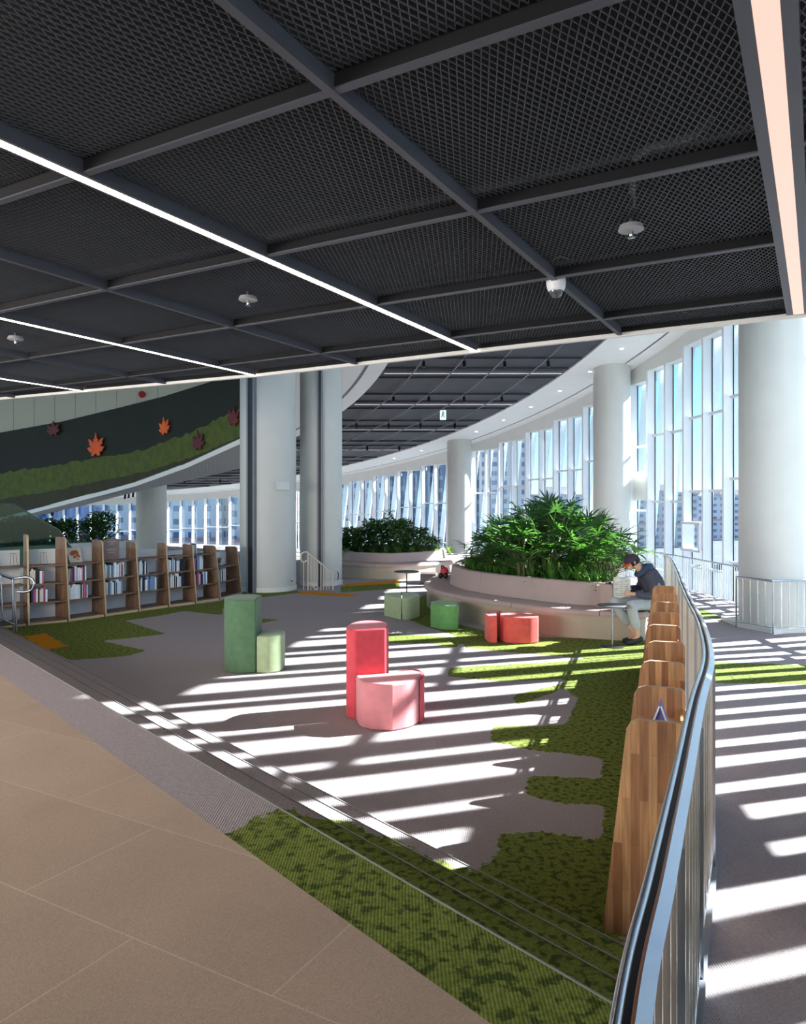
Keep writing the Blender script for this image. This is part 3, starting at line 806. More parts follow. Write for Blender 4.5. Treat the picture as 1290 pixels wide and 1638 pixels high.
# slanted outer fins
k_prev = None
for k in range(-17, 32):
    a = theta(k) + STEP / 2 if k > 3 else theta(k) + math.degrees((1.2 * math.tan(R(17.6 - theta(k))) - .59) / 43.5)
    lean = 0.03 if a < -4 else (0.17 if a > 14 else 0.03 + .14 * (a + 4) / 18)
    p = ring(43.5, a); t2 = Vector((math.sin(R(a)), -math.cos(R(a))))   # towards smaller angle
    zt, z0 = ceil_z(p.y) + .3, -3.0
    if a > 52: lean = .02
    zm = 2.5
    b = (p.x - t2.x * lean * (zm - z0), p.y - t2.y * lean * (zm - z0), z0); tp = (p.x + t2.x * lean * (zt - zm), p.y + t2.y * lean * (zt - zm), zt)
    wd = .37 if a < 8 else (.42 if a < 52 else .14)
    if a > 52: lean = .02
    mb = MB(); mb.beam(b, tp, wd, .08, Vector((p.x - CX, p.y - CY, 0)).normalized())
    tag(mb.build('outer_fin', M['fin_out']), 'slanted white steel fin standing outside the curved glass wall', 'fin', 'slanted fins outside the glass wall')

# ------------------------------------------------------------------ columns
def column(c, r, z0, lab, k=48):
    t = thing('column', lab, 'column', (c[0], c[1], z0))
    z1 = ceil_z(c[1]) + .12
    m1 = MB(); m1.lathe((c[0], c[1], 0), [(r, z0), (r, z0 + .002), (r, z1)], k); m1.build('shaft', M['white_col'], t, smooth=40)
    m1 = MB(); m1.lathe((c[0], c[1], 0), [(r + .015, z0), (r + .015, z0 + .09), (r + .002, z0 + .10)], k); m1.build('base_ring', M['white'], t, smooth=30)
    return t
c1 = column((7.68, 15.2), .70, -.56, 'massive round white column at the right edge behind the railing')
column((7.22, 25.5), .625, -.56, 'round white column between the glass wall and the palms')
column((2.86, 37.5), .62, -1.2, 'farther round white column left of the palm planter')
column(tuple(ring(41.3, -22.5)), .6, -.2, 'round white column outside the frame on the right')
cC = column((-3.09, 16.9), .635, 0, 'thick round white column left of centre with dark vertical rail')
cD = column((-2.0, 18.0), .51, 0, 'slimmer round white column beside the small handrail')
column((-11.6, 34), .67, -1.2, 'distant cream column standing behind the left bookcases')
def guide(c, ang, r, w, zt, par):
    d = Vector((math.cos(ang), math.sin(ang)))
    p = Vector(c) + d * (r + .02)
    m1 = MB(); m1.box((p.x, p.y, zt / 2), (.12, w, zt), ang); m1.build('shutter_rail', M['black'], par)
    m1 = MB()
    n = Vector((-d.y, d.x))
    for sg in (-1, 1):
        q = p + n * sg * (w / 2 + .02); m1.box((q.x, q.y, zt / 2), (.15, .04, zt), ang)
    m1.build('rail_frame', M['track'], par)
guide((-3.09, 16.9), math.atan2(-.59, -.24), .635, .12, 5.6, cC)
guide((-2.0, 18.0), math.atan2(-.51, .03), .51, .06, 5.4, cD)
p = PD(453, 777, 16.32)
t = thing('wall_box', 'small pale box mounted on the thick white column', 'box', tuple(p))
m1 = MB(); m1.box((p.x, p.y, p.z), (.30, .10, .20), R(8)); m1.build('cover', mat('pale_grey_box', rgb(192, 198, 202), .5, var=.02), t, bevel=.012)
m1 = MB(); m1.box((p.x - .12, p.y - .055, p.z), (.03, .01, .14), R(8)); m1.build('side_strip', M['track'], t)
p = PD(467, 928, 16.43)
m1 = MB(); m1.lathe((0, 0, 0), [(.02, 0), (.03, .01), (.028, .03), (.0, .035)], 14)
o = m1.build('door_stop', M['steel'], smooth=40); o.location = (p.x + .0, p.y, p.z); o.rotation_euler = (R(90), 0, R(25)); tag(o, 'small metal knob near the foot of the thick column', 'knob')
m1 = MB(); p = PD(540, 921, 17.6)
m1.tube([(p.x + .02 * math.cos(a) , p.y + .03 * math.cos(a), p.z + .09 * math.sin(a)) for a in frange(-1.5, 1.5, .3)], .012, 6)
tag(m1.build('pull_ring', M['black'], smooth=40), 'dark curved pull handle low on the slimmer column', 'handle')

# ------------------------------------------------------------------ mural band of the upper ramp, left
def lerp_tab(tab, x):
    if x <= tab[0][0]: return tab[0][1] + (tab[1][1] - tab[0][1]) / (tab[1][0] - tab[0][0]) * (x - tab[0][0])
    for (a, b), (c, d) in zip(tab[:-1], tab[1:]):
        if a <= x <= c: return b + (d - b) * (x - a) / (c - a)
    return tab[-1][1] + (tab[-1][1] - tab[-2][1]) / (tab[-1][0] - tab[-2][0]) * (x - tab[-1][0])
TOP = [(0, 692), (100, 674), (195, 651), (262, 634), (326, 614), (383, 596)]
BOT = [(0, 828), (49, 815), (110, 799), (182, 780), (218, 770), (300, 740), (383, 702)]
B1 = [(0, 757), (130, 737), (228, 719), (310, 690), (383, 653)]
B2 = [(0, 799), (100, 782), (241, 752), (330, 724), (383, 703)]
def mD(x): return 26 - .0214 * x
M['mur_dark'] = mat('mural_dark_green', rgb(18, 24, 17), .8, var=.35, vscale=1.4)
M['mur_green'] = mat('mural_moss_green', rgb(72, 84, 22), .8, var=.25, vscale=5)
M['mur_olive'] = mat('mural_olive', rgb(48, 48, 24), .8, var=.2, vscale=3)
xs = frange(-110, 424, 6)
random.seed(3)
mb = MB()
def mrow(x):
    D = mD(x); b2 = min(lerp_tab(B2, x), lerp_tab(BOT, x) - 4); b1 = min(lerp_tab(B1, x), b2 - .5)
    jag = random.uniform(-2.5, 2.5)
    return [PD(x, lerp_tab(TOP, x), D), PD(x, b1 + jag, D), PD(x, b2 + jag * .5, D), PD(x, lerp_tab(BOT, x), D)]
rows_ = [mrow(x) for x in xs]
bk = Vector((-.25, .35, 0))
for i in range(len(xs) - 1):
    for j in range(3):
        mb.cm = j; mb.add([rows_[i][j], rows_[i + 1][j], rows_[i + 1][j + 1], rows_[i][j + 1]], [(0, 1, 2, 3)])
    mb.cm = 0
    mb.add([rows_[i][0], rows_[i + 1][0], rows_[i + 1][0] + bk, rows_[i][0] + bk], [(0, 1, 2, 3)])
    mb.add([rows_[i][0] + bk, rows_[i + 1][0] + bk, rows_[i + 1][3] + bk, rows_[i][3] + bk], [(0, 1, 2, 3)])
mural = struct(mb.build('wall_mural', [M['mur_dark'], M['mur_green'], M['mur_olive']]))
mb = MB()
RB = [(-110, 862), (62, 818), (130, 803), (195, 786), (267, 769), (330, 755), (383, 742), (460, 718)]
for i in range(len(xs) - 1):
    def rear(x): return PD(x, lerp_tab(RB, x), mD(x) + .6 + 3.4 * max(0, min(1, (x - 40) / 200)))
    a, b = rows_[i][3] + bk * .0, rows_[i + 1][3]; c_, d_ = rear(xs[i + 1]), rear(xs[i]); up = Vector((0, 0, .12)); dn = Vector((0, 0, -.14)); bo_ = Vector((-.03, .04, 0)); a = a + dn + bo_; b = b + dn + bo_; c_ = c_ + dn; d_ = d_ + dn
    mb.add([a, b, c_, d_, a + up, b + up, c_ + up, d_ + up], [(0, 1, 2, 3), (7, 6, 5, 4), (2, 6, 7, 3), (0, 4, 5, 1)])
struct(mb.build('ceiling_ramp_soffit', M['white']))
mb = MB()
for i in range(len(xs) - 1):
    def mid(x):
        return PD(x, lerp_tab(RB, x) * .45 + lerp_tab(BOT, x) * .55, mD(x) + .3 + 1.5 * max(0, min(1, (x - 40) / 200)))
    if xs[i] > 60: mb.beam(mid(xs[i]) - Vector((0, 0, .015)), mid(xs[i + 1]) - Vector((0, 0, .015)), .06, .02)
struct(mb.build('trim_51', M['track']))
def leaf_shape(c, s, rot, sx=1.0):
    pts = []
    lob = [(90, 1.0), (48, .95), (8, .8), (-48, .5)]
    prof = []
    for a, r_ in ((90, 1.0), (80, .62), (70, .66), (62, .42), (50, .78), (42, .98), (34, .74), (26, .70), (22, .48), (8, .85), (0, .70), (-14, .62), (-18, .42), (-40, .55), (-60, .45), (-80, .25)):
        prof.append((a, r_))
    full = prof + [(180 - a, r_) for a, r_ in prof[::-1][0:-1]]
    for a, r_ in full:
        pts.append((math.cos(R(a + rot)) * r_ * s * sx, math.sin(R(a + rot)) * r_ * s))
    return pts
tan = (PD(383, 700, mD(383)) - PD(0, 700, mD(0))); tan.z = 0; tan.normalize(); nrm = Vector((tan.y, -tan.x, 0))
for (px, py, rp, rot, col, sx, nm) in ((266, 687, 20, 10, rgb(226, 96, 34), .9, 'orange'), (156, 719, 27, 0, rgb(214, 84, 26), 1.15, 'orange'), (320, 711, 23, 5, rgb(84, 26, 30), .9, 'dark red'),
                              (376, 672, 24, -10, rgb(98, 30, 34), .8, 'dark red'), (88, 690, 17, 0, rgb(92, 28, 34), 1.6, 'dark red')):
    c = PD(px, py, mD(px) - .02) + nrm * .04; s = rp / F * mD(px)
    pts = leaf_shape(c, s, rot, sx); n = len(pts); vs_ = []
    for off in (0, .03):
        for x_, z_ in pts: vs_.append(c + tan * x_ + Vector((0, 0, z_)) + nrm * off)
    vs_ += [c, c + nrm * .03]
    fs = [(i, (i + 1) % n, 2 * n) for i in range(n)] + [(n + (i + 1) % n, n + i, 2 * n + 1) for i in range(n)] + [(i, (i + 1) % n, n + (i + 1) % n, n + i) for i in range(n)]
    m1 = MB().add(vs_, fs); o = m1.build('maple_leaf', mat('leaf_' + nm.replace(' ', '_'), col, .7, var=.15, vscale=3), mural); o['label'] = nm + ' maple leaf on the mural'
# pale panelled wall above
mb = MB()
xs2 = frange(-110, 418, 33)
for a, b in zip(xs2[:-1], xs2[1:]):
    A = PD(a, 0, mD(a) + 2.6); B = PD(b - .5, 0, mD(b) + 2.6)
    d = Vector((-.2, .25, 0))
    zA = PD(a, lerp_tab(TOP, a) + 25, mD(a) + 2.6).z
    mb.prism([(A.x, A.y), (B.x, B.y), (B.x + d.x, B.y + d.y), (A.x + d.x, A.y + d.y)], zA, 7.2)
struct(mb.build('wall_upper', M['wallpanel']))
c = PD(227, 631, mD(227) + 2.4)
m1 = MB(); m1.lathe((0, 0, 0), [(.02, 0), (.11, .0), (.11, .03), (.02, .04)], 20); o = m1.build('wall_dot', mat('red_dot', rgb(196, 40, 44), .6, var=.05)); o.location = c; o.rotation_euler = (R(90), 0, R(35)); tag(o, 'small round red decoration on the pale wall above the mural', 'decoration')
# ------------------------------------------------------------------ bookcases
def side_panel(base, back, along, h, db, dt, th, rnd=.05, z0=0.0):
    """trapezoid board: base = front foot, back = unit dir to the rear"""
    prof = [(0, z0), (db, z0), (db, h - rnd * .6)]
    prof += [(db - rnd * .6 * (1 - math.cos(R(a))), h - rnd * .6 * (1 - math.sin(R(a)))) for a in (30, 60, 90)]
    f = db - dt
    prof += [(f + rnd, h), (f + rnd * .35, h - rnd * .25), (f - .004, h - rnd)]
    mb = MB(); n = len(prof); vs_ = []
    for s in (-th / 2, th / 2):
        for d, z in prof:
            p = Vector(base) + back * d + along * s; vs_.append((p.x, p.y, z))
    fs = [tuple(range(n)), tuple(range(2 * n - 1, n - 1, -1))] + [(i, i + n, (i + 1) % n + n, (i + 1) % n) for i in range(n)]
    # edges get the plywood colour
    mb.cm = 0; mb.add(vs_, fs[:2]); mb.cm = 1; mb.add(vs_, fs[2:])
    return mb
def ordn(k): return ('first', 'second', 'third', 'fourth', 'fifth', 'sixth', 'seventh', 'eighth', 'ninth', 'tenth', 'eleventh', 'twelfth', 'thirteenth', 'fourteenth', 'fifteenth', 'sixteenth', 'seventeenth', 'eighteenth', 'nineteenth', 'twentieth')[k]
LB = [P(-22, 1008), P(44.6, 1001), P(110, 995), P(169, 986.5), P(223, 978.5), P(271, 971.6), P(314, 966), P(353, 960), P(388, 951)]
LB = [Vector((p.x, p.y)) for p in LB]
LH = [1.50, 1.466, 1.41, 1.333, 1.27, 1.217, 1.165, 1.11, 1.04]
BOOKC = [(rgb(222, 226, 232), 'white'), (rgb(200, 212, 226), 'pale blue'), (rgb(34, 40, 66), 'navy'), (rgb(196, 96, 140), 'pink'), (rgb(30, 32, 36), 'black'),
         (rgb(120, 150, 190), 'blue'), (rgb(150, 60, 50), 'rust red'), (rgb(206, 200, 186), 'cream'), (rgb(92, 132, 108), 'green'), (rgb(136, 70, 120), 'purple')]
BM = [mat('book_cover_' + n.replace(' ', '_'), c, .5, var=.06, vscale=30) for c, n in BOOKC]
M['pages'] = mat('book_pages', rgb(232, 228, 216), .8, var=.05, vscale=90)
def book(p, along, back, th, h, d, ci, lab, grp, lean=0.0):
    """p: front left foot; spine faces the front"""
    m1 = MB(); up = Vector((0, 0, 1)); al = along.copy(); c_ = .0025
    if lean:
        al = (along * math.cos(lean) + up * math.sin(lean)); up = (up * math.cos(lean) - along * math.sin(lean))
    def bx(a0, a1, b0, b1, z0, z1):
        vs_ = [p + al * a + back * b + up * z for z in (z0, z1) for a, b in ((a0, b0), (a1, b0), (a1, b1), (a0, b1))]
        m1.add(vs_, [(0, 3, 2, 1), (4, 5, 6, 7), (0, 1, 5, 4), (1, 2, 6, 5), (2, 3, 7, 6), (3, 0, 4, 7)])
    m1.cm = 0; bx(0, th, 0, c_, 0, h); bx(0, c_, c_, d, 0, h); bx(th - c_, th, c_, d, 0, h)
    m1.cm = 1; bx(c_, th - c_, c_, d - .004, .004, h - .004)
    me_off = p.copy(); m1.v = [v - me_off for v in m1.v]
    o = m1.build('book', [BM[ci], M['pages']]); o.location = p
    tag(o, lab, 'book', grp); return o
rb = random.Random(5)
ROWS = {0: [(.66, .0, .0), (.36, .34, .20)], 1: [(.66, .04, .33), (.36, .08, .42)], 2: [(.66, .02, .52), (.36, .02, .52)], 3: [(.66, .06, .58), (.36, .06, .52)],
        4: [(.66, .05, .36), (.36, .05, .60)], 5: [(.66, .05, .40), (.36, .05, .58)], 6: [(.66, .05, .36), (.36, .05, .48)], 7: [(.66, .6, .0), (.36, .05, .34)]}
PAL = {1: [3, 4, 9, 0, 0, 2, 7], 2: [4, 8, 7, 6, 0, 0, 1, 0, 3, 9], 3: [1, 0, 0, 5, 0, 2, 0, 6, 8], 4: [5, 0, 5, 2, 1, 0], 5: [0, 4, 0, 1, 0, 5, 2], 6: [3, 3, 2, 0, 5, 2], 7: [4, 0, 2, 0], 0: [1, 2, 5]}
for i in range(8):
    a, b = LB[i], LB[i + 1]; al = (b - a).normalized(); al3 = Vector((al.x, al.y, 0)); bk3 = Vector((-al.y, al.x, 0)); h = LH[i]; W = (b - a).length
    mid = (a + b) / 2
    nm = ['leftmost, cut by the frame', 'behind the loop of the steel handrail', 'with the orange picture book on top', 'with the mauve sign on top', 'fourth right of the handrail', 'holding the tilted black book', 'second from the thick column', 'touching the thick column'][i]
    t = thing('bookcase', 'wooden bookcase bay with white back, ' + nm, 'bookcase', (mid.x, mid.y, 0), None)
    a3, b3 = Vector((a.x, a.y, 0)), Vector((b.x, b.y, 0))
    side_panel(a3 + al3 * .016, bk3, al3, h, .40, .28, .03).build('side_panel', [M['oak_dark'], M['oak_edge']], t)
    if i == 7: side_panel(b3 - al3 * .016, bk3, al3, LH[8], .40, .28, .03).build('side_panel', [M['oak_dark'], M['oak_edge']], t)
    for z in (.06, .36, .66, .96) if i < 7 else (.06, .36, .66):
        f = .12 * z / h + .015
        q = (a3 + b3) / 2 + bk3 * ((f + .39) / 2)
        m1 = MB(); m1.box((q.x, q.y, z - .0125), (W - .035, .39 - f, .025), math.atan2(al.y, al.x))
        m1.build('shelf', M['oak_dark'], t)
    m1 = MB(); q = (a3 + b3) / 2 + bk3 * .385; hb = min(h - .17, 1.21)
    m1.box((q.x, q.y, hb / 2 + .02), (W - .034, .012, hb - .04), math.atan2(al.y, al.x)); m1.build('back_panel', M['shelf_back'], t)
    m1 = MB(); q = (a3 + b3) / 2 + bk3 * .03; m1.box((q.x, q.y, .022), (W - .035, .02, .043), math.atan2(al.y, al.x)); m1.build('plinth', M['oak_edge'], t)
    for r_, (z, s0, fr) in enumerate(ROWS[i]):
        x = .035 + s0 * .3; end = .035 + (s0 * .3 if i else .02) + fr * (W - .05); n = 0
        while x < end and n < 19:
            th = rb.uniform(.014, .034); hh = rb.uniform(.195, .262); dd = rb.uniform(.15, .18)
            ci = rb.choice(PAL[i]); f = .12 * z / h + .03
            p = a3 + al3 * x + bk3 * (f + rb.uniform(.0, .015)) + Vector((0, 0, z + .001))
            lab = '%s spined book, %s from left on %s row of %s' % (BOOKC[ci][1], ordn(n), 'upper' if r_ == 0 else 'lower', ['leftmost bay', 'handrail bay', 'picture book bay', 'mauve sign bay', 'fourth bay', 'fifth bay', 'sixth bay', 'bay by the column'][i])
            book(p, al3, bk3, th, hh, dd, ci, lab, 'books in the left bookcases'); x += th + .0015; n += 1
    f = .12 * .96 / h + .05; ptop = (a3 + b3) / 2 + bk3 * (f + .12) + Vector((0, 0, .961)); rz = math.atan2(al.y, al.x)
    if i == 2:
        t2 = thing('picture_book', 'large cream picture book with orange print on display', 'book', tuple(ptop))
        c = ptop + al3 * -.06; up = Vector((0, 0, 1)) * .96 + bk3 * .26; W2, H2 = .25, .26
        m1 = MB(); vs_ = [c + al3 * sx + up * z + bk3 * d for d in (0, .02) for sx, z in ((-W2 / 2 + .02, 0), (W2 / 2, 0), (W2 / 2, H2), (-W2 / 2 - .02, H2))]
        m1.add(vs_, [(0, 1, 2, 3), (7, 6, 5, 4), (0, 4, 5, 1), (1, 5, 6, 2), (2, 6, 7, 3), (3, 7, 4, 0)]); m1.build('cover', mat('cream_cover', rgb(214, 196, 176), .5, var=.05), t2)
        m1 = MB()
        for (x0, z0, rr) in ((-.03, .17, .06), (.03, .18, .05), (.06, .12, .045), (0, .10, .035), (.05, .06, .02)):
            n = 10; cc = c + al3 * x0 + up * z0 - bk3 * .004
            vs_ = [cc + al3 * math.cos(2 * math.pi * k / n + x0 * 9) * rr * (.8 + .3 * (k % 2)) + up * math.sin(2 * math.pi * k / n) * rr * .8 for k in range(n)]
            m1.add(vs_ + [v + bk3 * .003 for v in vs_], [tuple(range(n)), tuple(range(2 * n - 1, n - 1, -1))])
        m1.build('orange_print', mat('orange_print', rgb(178, 88, 48), .6, var=.2, vscale=30), t2)
    if i == 3:
        t2 = thing('shelf_sign', 'mauve square sign board with pale lettering standing on bookcase', 'sign', tuple(ptop))
        c = ptop + al3 * -.05; up = Vector((0, 0, 1))
        m1 = MB(); q = c + up * .185 ; m1.box((q.x, q.y, q.z), (.31, .012, .37), rz); bd = m1.build('board', mat('mauve_board', rgb(140, 116, 112), .6, var=.03), t2)
        m1 = MB(); rr = random.Random(2)
        for zz, n, x0, hh in ((.325, 9, -.075, .018), (.285, 5, -.04, .018), (.185, 11, -.095, .026), (.135, 8, -.065, .022)):
            for k in range(n):
                cc = c + al3 * (x0 + k * .0175) + up * zz - bk3 * .009
                m1.box((cc.x, cc.y, cc.z), (.010, .004, hh * rr.uniform(.6, 1)), rz); m1.box((cc.x, cc.y, cc.z + hh * .2 * rr.choice((-1, 1))), (.015, .004, .005), rz)
        m1.build('lettering', mat('pale_lettering', rgb(206, 196, 190), .6, var=.02), bd)
    if i in (0, 1):
        m1 = MB()
        c = ptop - al3 * (.02 if i == 1 else -.16)
        for s in (-.05, .0, .05):
            m1.tube([c + al3 * s - bk3 * .05 + Vector((0, 0, .005)), c + al3 * s + Vector((0, 0, .004)), c + al3 * s * .8 + bk3 * .05 + Vector((0, 0, .20))], .003, 5)
        m1.tube([c - al3 * .05 - bk3 * .05 + Vector((0, 0, .005)), c + al3 * .05 - bk3 * .05 + Vector((0, 0, .005))], .003, 5)
        m1.tube([c - al3 * .04 + bk3 * .05 + Vector((0, 0, .20)), c + al3 * .04 + bk3 * .05 + Vector((0, 0, .20))], .003, 5)
        tag(m1.build('book_stand', M['black']), 'empty black wire book stand on top shelf %s' % ('above the handrail bay' if i else 'of the leftmost bay'), 'book stand')
    if i == 5:
        p = a3 + al3 * (.46 * W) + bk3 * .14 + Vector((0, 0, .661))
        book(p + al3 * .04, al3, bk3, .12, .24, .02, 4, 'wide black book leaning face-out on a left bookcase shelf', None, lean=-.18)
    if i == 6:
        for kk in range(4):
            th = .02; p = a3 + al3 * (.05 + kk * .03) + bk3 * .12 + Vector((0, 0, .961 if kk < 0 else .661))
        for kk, ci in enumerate((8, 0, 4, 0)):
            p = a3 + al3 * (.05 + kk * .028) + bk3 * .16 + Vector((0, 0, .961))
            book(p, al3, bk3, .026, .17 + .02 * kk, .12, ci, '%s thin book, %s of four standing on the shelf second from the column' % (BOOKC[ci][1], ordn(kk)), None)
    if i == 7:
        c = ptop - Vector((0, 0, .30)) - al3 * .14
        t2 = thing('potted_succulent', 'small pot with grey green leaves beside the last books', 'plant', tuple(c))
        m1 = MB(); m1.lathe(c, [(.03, 0), (.045, .06), (.04, .06)], 14); m1.build('pot', M['track'], t2)
        m1 = MB()
        for k in range(14):
            a_ = k * 2.4; rr = .02 + .05 * (k / 14)
            q = c + Vector((math.cos(a_) * rr, math.sin(a_) * rr, .06)); e = q + Vector((math.cos(a_) * .05, math.sin(a_) * .05, .12))
            m1.tube([q, (q + e) / 2 + Vector((0, 0, .02)), e], [.012, .014, .002], 5)
        m1.build('leaves', mat('succulent', rgb(104, 120, 92), .6, var=.1), t2)
        p = ptop - Vector((0, 0, .30)) + al3 * .05
        book(p, al3, bk3, .11, .15, .015, 7, 'small cream book leaning beside the little pot', None, lean=.12)

# low bookcases along the balustrade, right
RL = [(1.04, 3.42), (1.27, 4.04), (1.51, 4.68), (1.76, 5.33), (2.0, 6.05), (2.25, 6.74), (2.5, 7.42), (2.75, 8.12), (3.0, 8.85)]
for i in range(8):
    a, b = Vector(RL[i]), Vector(RL[i + 1]); al = (b - a).normalized(); bk = Vector((al.y, -al.x)); al3 = Vector((al.x, al.y, 0)); bk3 = Vector((bk.x, bk.y, 0))
    a3 = Vector((a.x, a.y, 0)) - bk3 * .11; b3 = Vector((b.x, b.y, 0)) - bk3 * .11; W = (b - a).length; mid = (a3 + b3) / 2
    t = thing('low_bookcase', ['low oak bookcase nearest the camera with tall rounded end board', 'low oak bookcase just behind the one with the propped book', 'third low oak bookcase along the curved balustrade', 'fourth low oak bookcase along the curved balustrade', 'fifth low oak bookcase along the curved balustrade', 'sixth low oak bookcase along the curved balustrade', 'seventh low oak bookcase along the curved balustrade', 'last low oak bookcase, right beside the seated person'][i], 'bookcase', (mid.x, mid.y, 0))
    dp = .37
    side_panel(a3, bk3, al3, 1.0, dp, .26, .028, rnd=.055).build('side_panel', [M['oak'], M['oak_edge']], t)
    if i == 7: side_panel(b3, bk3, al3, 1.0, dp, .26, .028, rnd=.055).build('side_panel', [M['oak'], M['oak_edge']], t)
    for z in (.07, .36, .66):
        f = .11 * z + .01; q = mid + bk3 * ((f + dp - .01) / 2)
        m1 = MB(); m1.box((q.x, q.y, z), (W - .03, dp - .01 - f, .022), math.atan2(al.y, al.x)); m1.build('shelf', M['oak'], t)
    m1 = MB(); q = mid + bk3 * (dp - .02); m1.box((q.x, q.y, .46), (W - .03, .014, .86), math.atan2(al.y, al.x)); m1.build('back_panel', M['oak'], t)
    if i == 0:
        c = a3 + al3 * .30 + bk3 * .25 + Vector((0, 0, .672))
        t2 = thing('open_book', 'purple book propped open like a tent behind the nearest board', 'book', tuple(c))
        apex = c + Vector((0, 0, .335)); m1 = MB()
        def tri(hw, y0, y1, top):
            pts = [c - bk3 * hw, c + bk3 * hw, Vector((apex.x, apex.y, c.z + top))]
            vs_ = [p + al3 * y for y in (y0, y1) for p in pts]
            return vs_, [(0, 1, 2), (5, 4, 3), (0, 3, 4, 1), (1, 4, 5, 2), (2, 5, 3, 0)]
        m1.add(*tri(.12, -.085, .09, .335)); m1.build('cover', mat('purple_cover', rgb(110, 100, 170), .5, var=.05), t2)
        m1 = MB()
        for sg in (-1, 1):
            f0 = c + bk3 * sg * .123; ap = apex + bk3 * sg * .004 + Vector((0, 0, .004))
            m1.beam(f0 - al3 * .088, ap - al3 * .088, .007, .012, al3)
        m1.build('pages', M['pages'], t2)
    if i in (1, 2, 3, 5):
        for kk in range(5):
            ci = rb.choice((0, 1, 3, 5, 7)); z = .36 if kk % 2 else .07
            p = a3 + al3 * (.05 + kk * .034) + bk3 * .1 + Vector((0, 0, .372))
            book(p, al3, bk3, .028, .2 + .01 * (kk % 3), .16, ci, '%s book, %s of five on the middle shelf of %s low bookcase' % (BOOKC[ci][1], ordn(kk), ordn(i)), 'books in the low bookcases')

# ------------------------------------------------------------------ felt seats
def smooth_poly(pts):
    """pts: (x,y) or (x,y,'c') for corner; rounds runs of non-corner points"""
    out = []; n = len(pts)
    for i in range(n):
        p0, p1, p2, p3 = pts[i - 1], pts[i], pts[(i + 1) % n], pts[(i + 2) % n]
        A, B = Vector(p1[:2]), Vector(p2[:2]); cA, cB = len(p1) > 2, len(p2) > 2
        if cA and cB: out.append(A); continue
        Z = A - (B - A) * .0 if cA else Vector(p0[:2]); Q = B if cB else Vector(p3[:2])
        for k in range(6):
            t = k / 6
            out.append(0.5 * ((2 * A) + (B - Z) * t + (2 * Z - 5 * A + 4 * B - Q) * t * t + (3 * A - Z - 3 * B + Q) * t ** 3))
    return [tuple(p) for p in out]
def block(name, pts, z0, z1, m, par, bev=.014):
    mb = MB(); mb.prism(smooth_poly(pts), z0, z1); return mb.build(name, m, par, smooth=35, bevel=bev)
t = thing('felt_chair', 'pink felt tub seat with a tall red felt back, centre of floor', 'chair', (-.2, 6.85, 0))
block('backrest', [(-.44, 6.775, 'c'), (-.16, 6.86, 'c'), (-.14, 7.12), (-.22, 7.28), (-.36, 7.33), (-.48, 7.22), (-.535, 7.0), (-.52, 6.83, 'c')], .002, .825, M['red'], t)
block('seat', [(-.432, 6.77, 'c'), (-.38, 6.56), (-.25, 6.46), (-.09, 6.43, 'c'), (.05, 6.52), (.14, 6.66, 'c'), (.165, 6.80), (.13, 6.95), (.03, 7.02), (-.148, 6.855, 'c')], .002, .41, M['pink'], t)
block('side_block', [(.15, 6.66, 'c'), (.185, 6.72, 'c'), (.20, 6.90), (.15, 7.06), (.05, 7.12, 'c'), (.04, 7.04, 'c'), (.14, 6.95), (.178, 6.80)], .002, .395, M['red'], t, .006)
t = thing('felt_chair', 'tall dark green felt chair with a pale sage seat, left of centre', 'chair', (-1.75, 8.9, 0))
block('backrest', [(-1.725, 8.62, 'c'), (-1.725, 9.03, 'c'), (-1.85, 9.13), (-2.02, 9.10), (-2.13, 8.95), (-2.13, 8.78), (-2.03, 8.63), (-1.88, 8.58)], .002, .86, M['green_dark'], t)
block('seat', [(-1.715, 8.63, 'c'), (-1.58, 8.60), (-1.46, 8.68), (-1.425, 8.85), (-1.46, 9.05), (-1.58, 9.15), (-1.715, 9.1, 'c')], .002, .43, M['green_lite'], t)
t = thing('felt_stool', 'pale sage felt stool block in front of the curved bench tip', 'stool', (0, 12.9, 0))
block('wedge', [(-.33, 12.95, 'c'), (-.03, 12.45, 'c'), (-.03, 13.3, 'c'), (-.18, 13.3), (-.3, 13.2)], .002, .375, M['green_lite'], t)
block('drum', [(-.015, 12.44, 'c'), (.12, 12.5), (.25, 12.72), (.29, 12.98), (.2, 13.22), (-.015, 13.32, 'c')], .002, .375, M['green_lite'], t)
t = thing('felt_stool', 'small leaf green felt stool beside the curved bench', 'stool', (.65, 11.85, 0))
block('drum', [(.44, 11.78, 'c'), (.6, 11.55), (.72, 11.48), (.86, 11.5, 'c'), (.885, 11.85), (.8, 12.15), (.6, 12.22), (.45, 12.05, 'c')], .002, .375, M['green_mid'], t)
t = thing('felt_stool', 'narrow coral red felt stool, left one of the red pair', 'stool', (1.33, 10.75, 0))
block('drum', [(1.20, 10.72), (1.23, 10.50), (1.33, 10.42, 'c'), (1.365, 10.78, 'c'), (1.48, 11.02, 'c'), (1.33, 11.1), (1.22, 10.95)], .002, .375, M['orange_red'], t)
t = thing('felt_stool', 'wide coral red felt stool, right one of the red pair', 'stool', (1.68, 10.65, 0))
block('drum', [(1.395, 10.60, 'c'), (1.46, 10.47), (1.60, 10.39), (1.78, 10.39), (1.92, 10.46, 'c'), (1.965, 10.66, 'c'), (1.80, 10.84), (1.6, 10.90), (1.42, 10.80, 'c')], .002, .375, M['orange_red'], t)

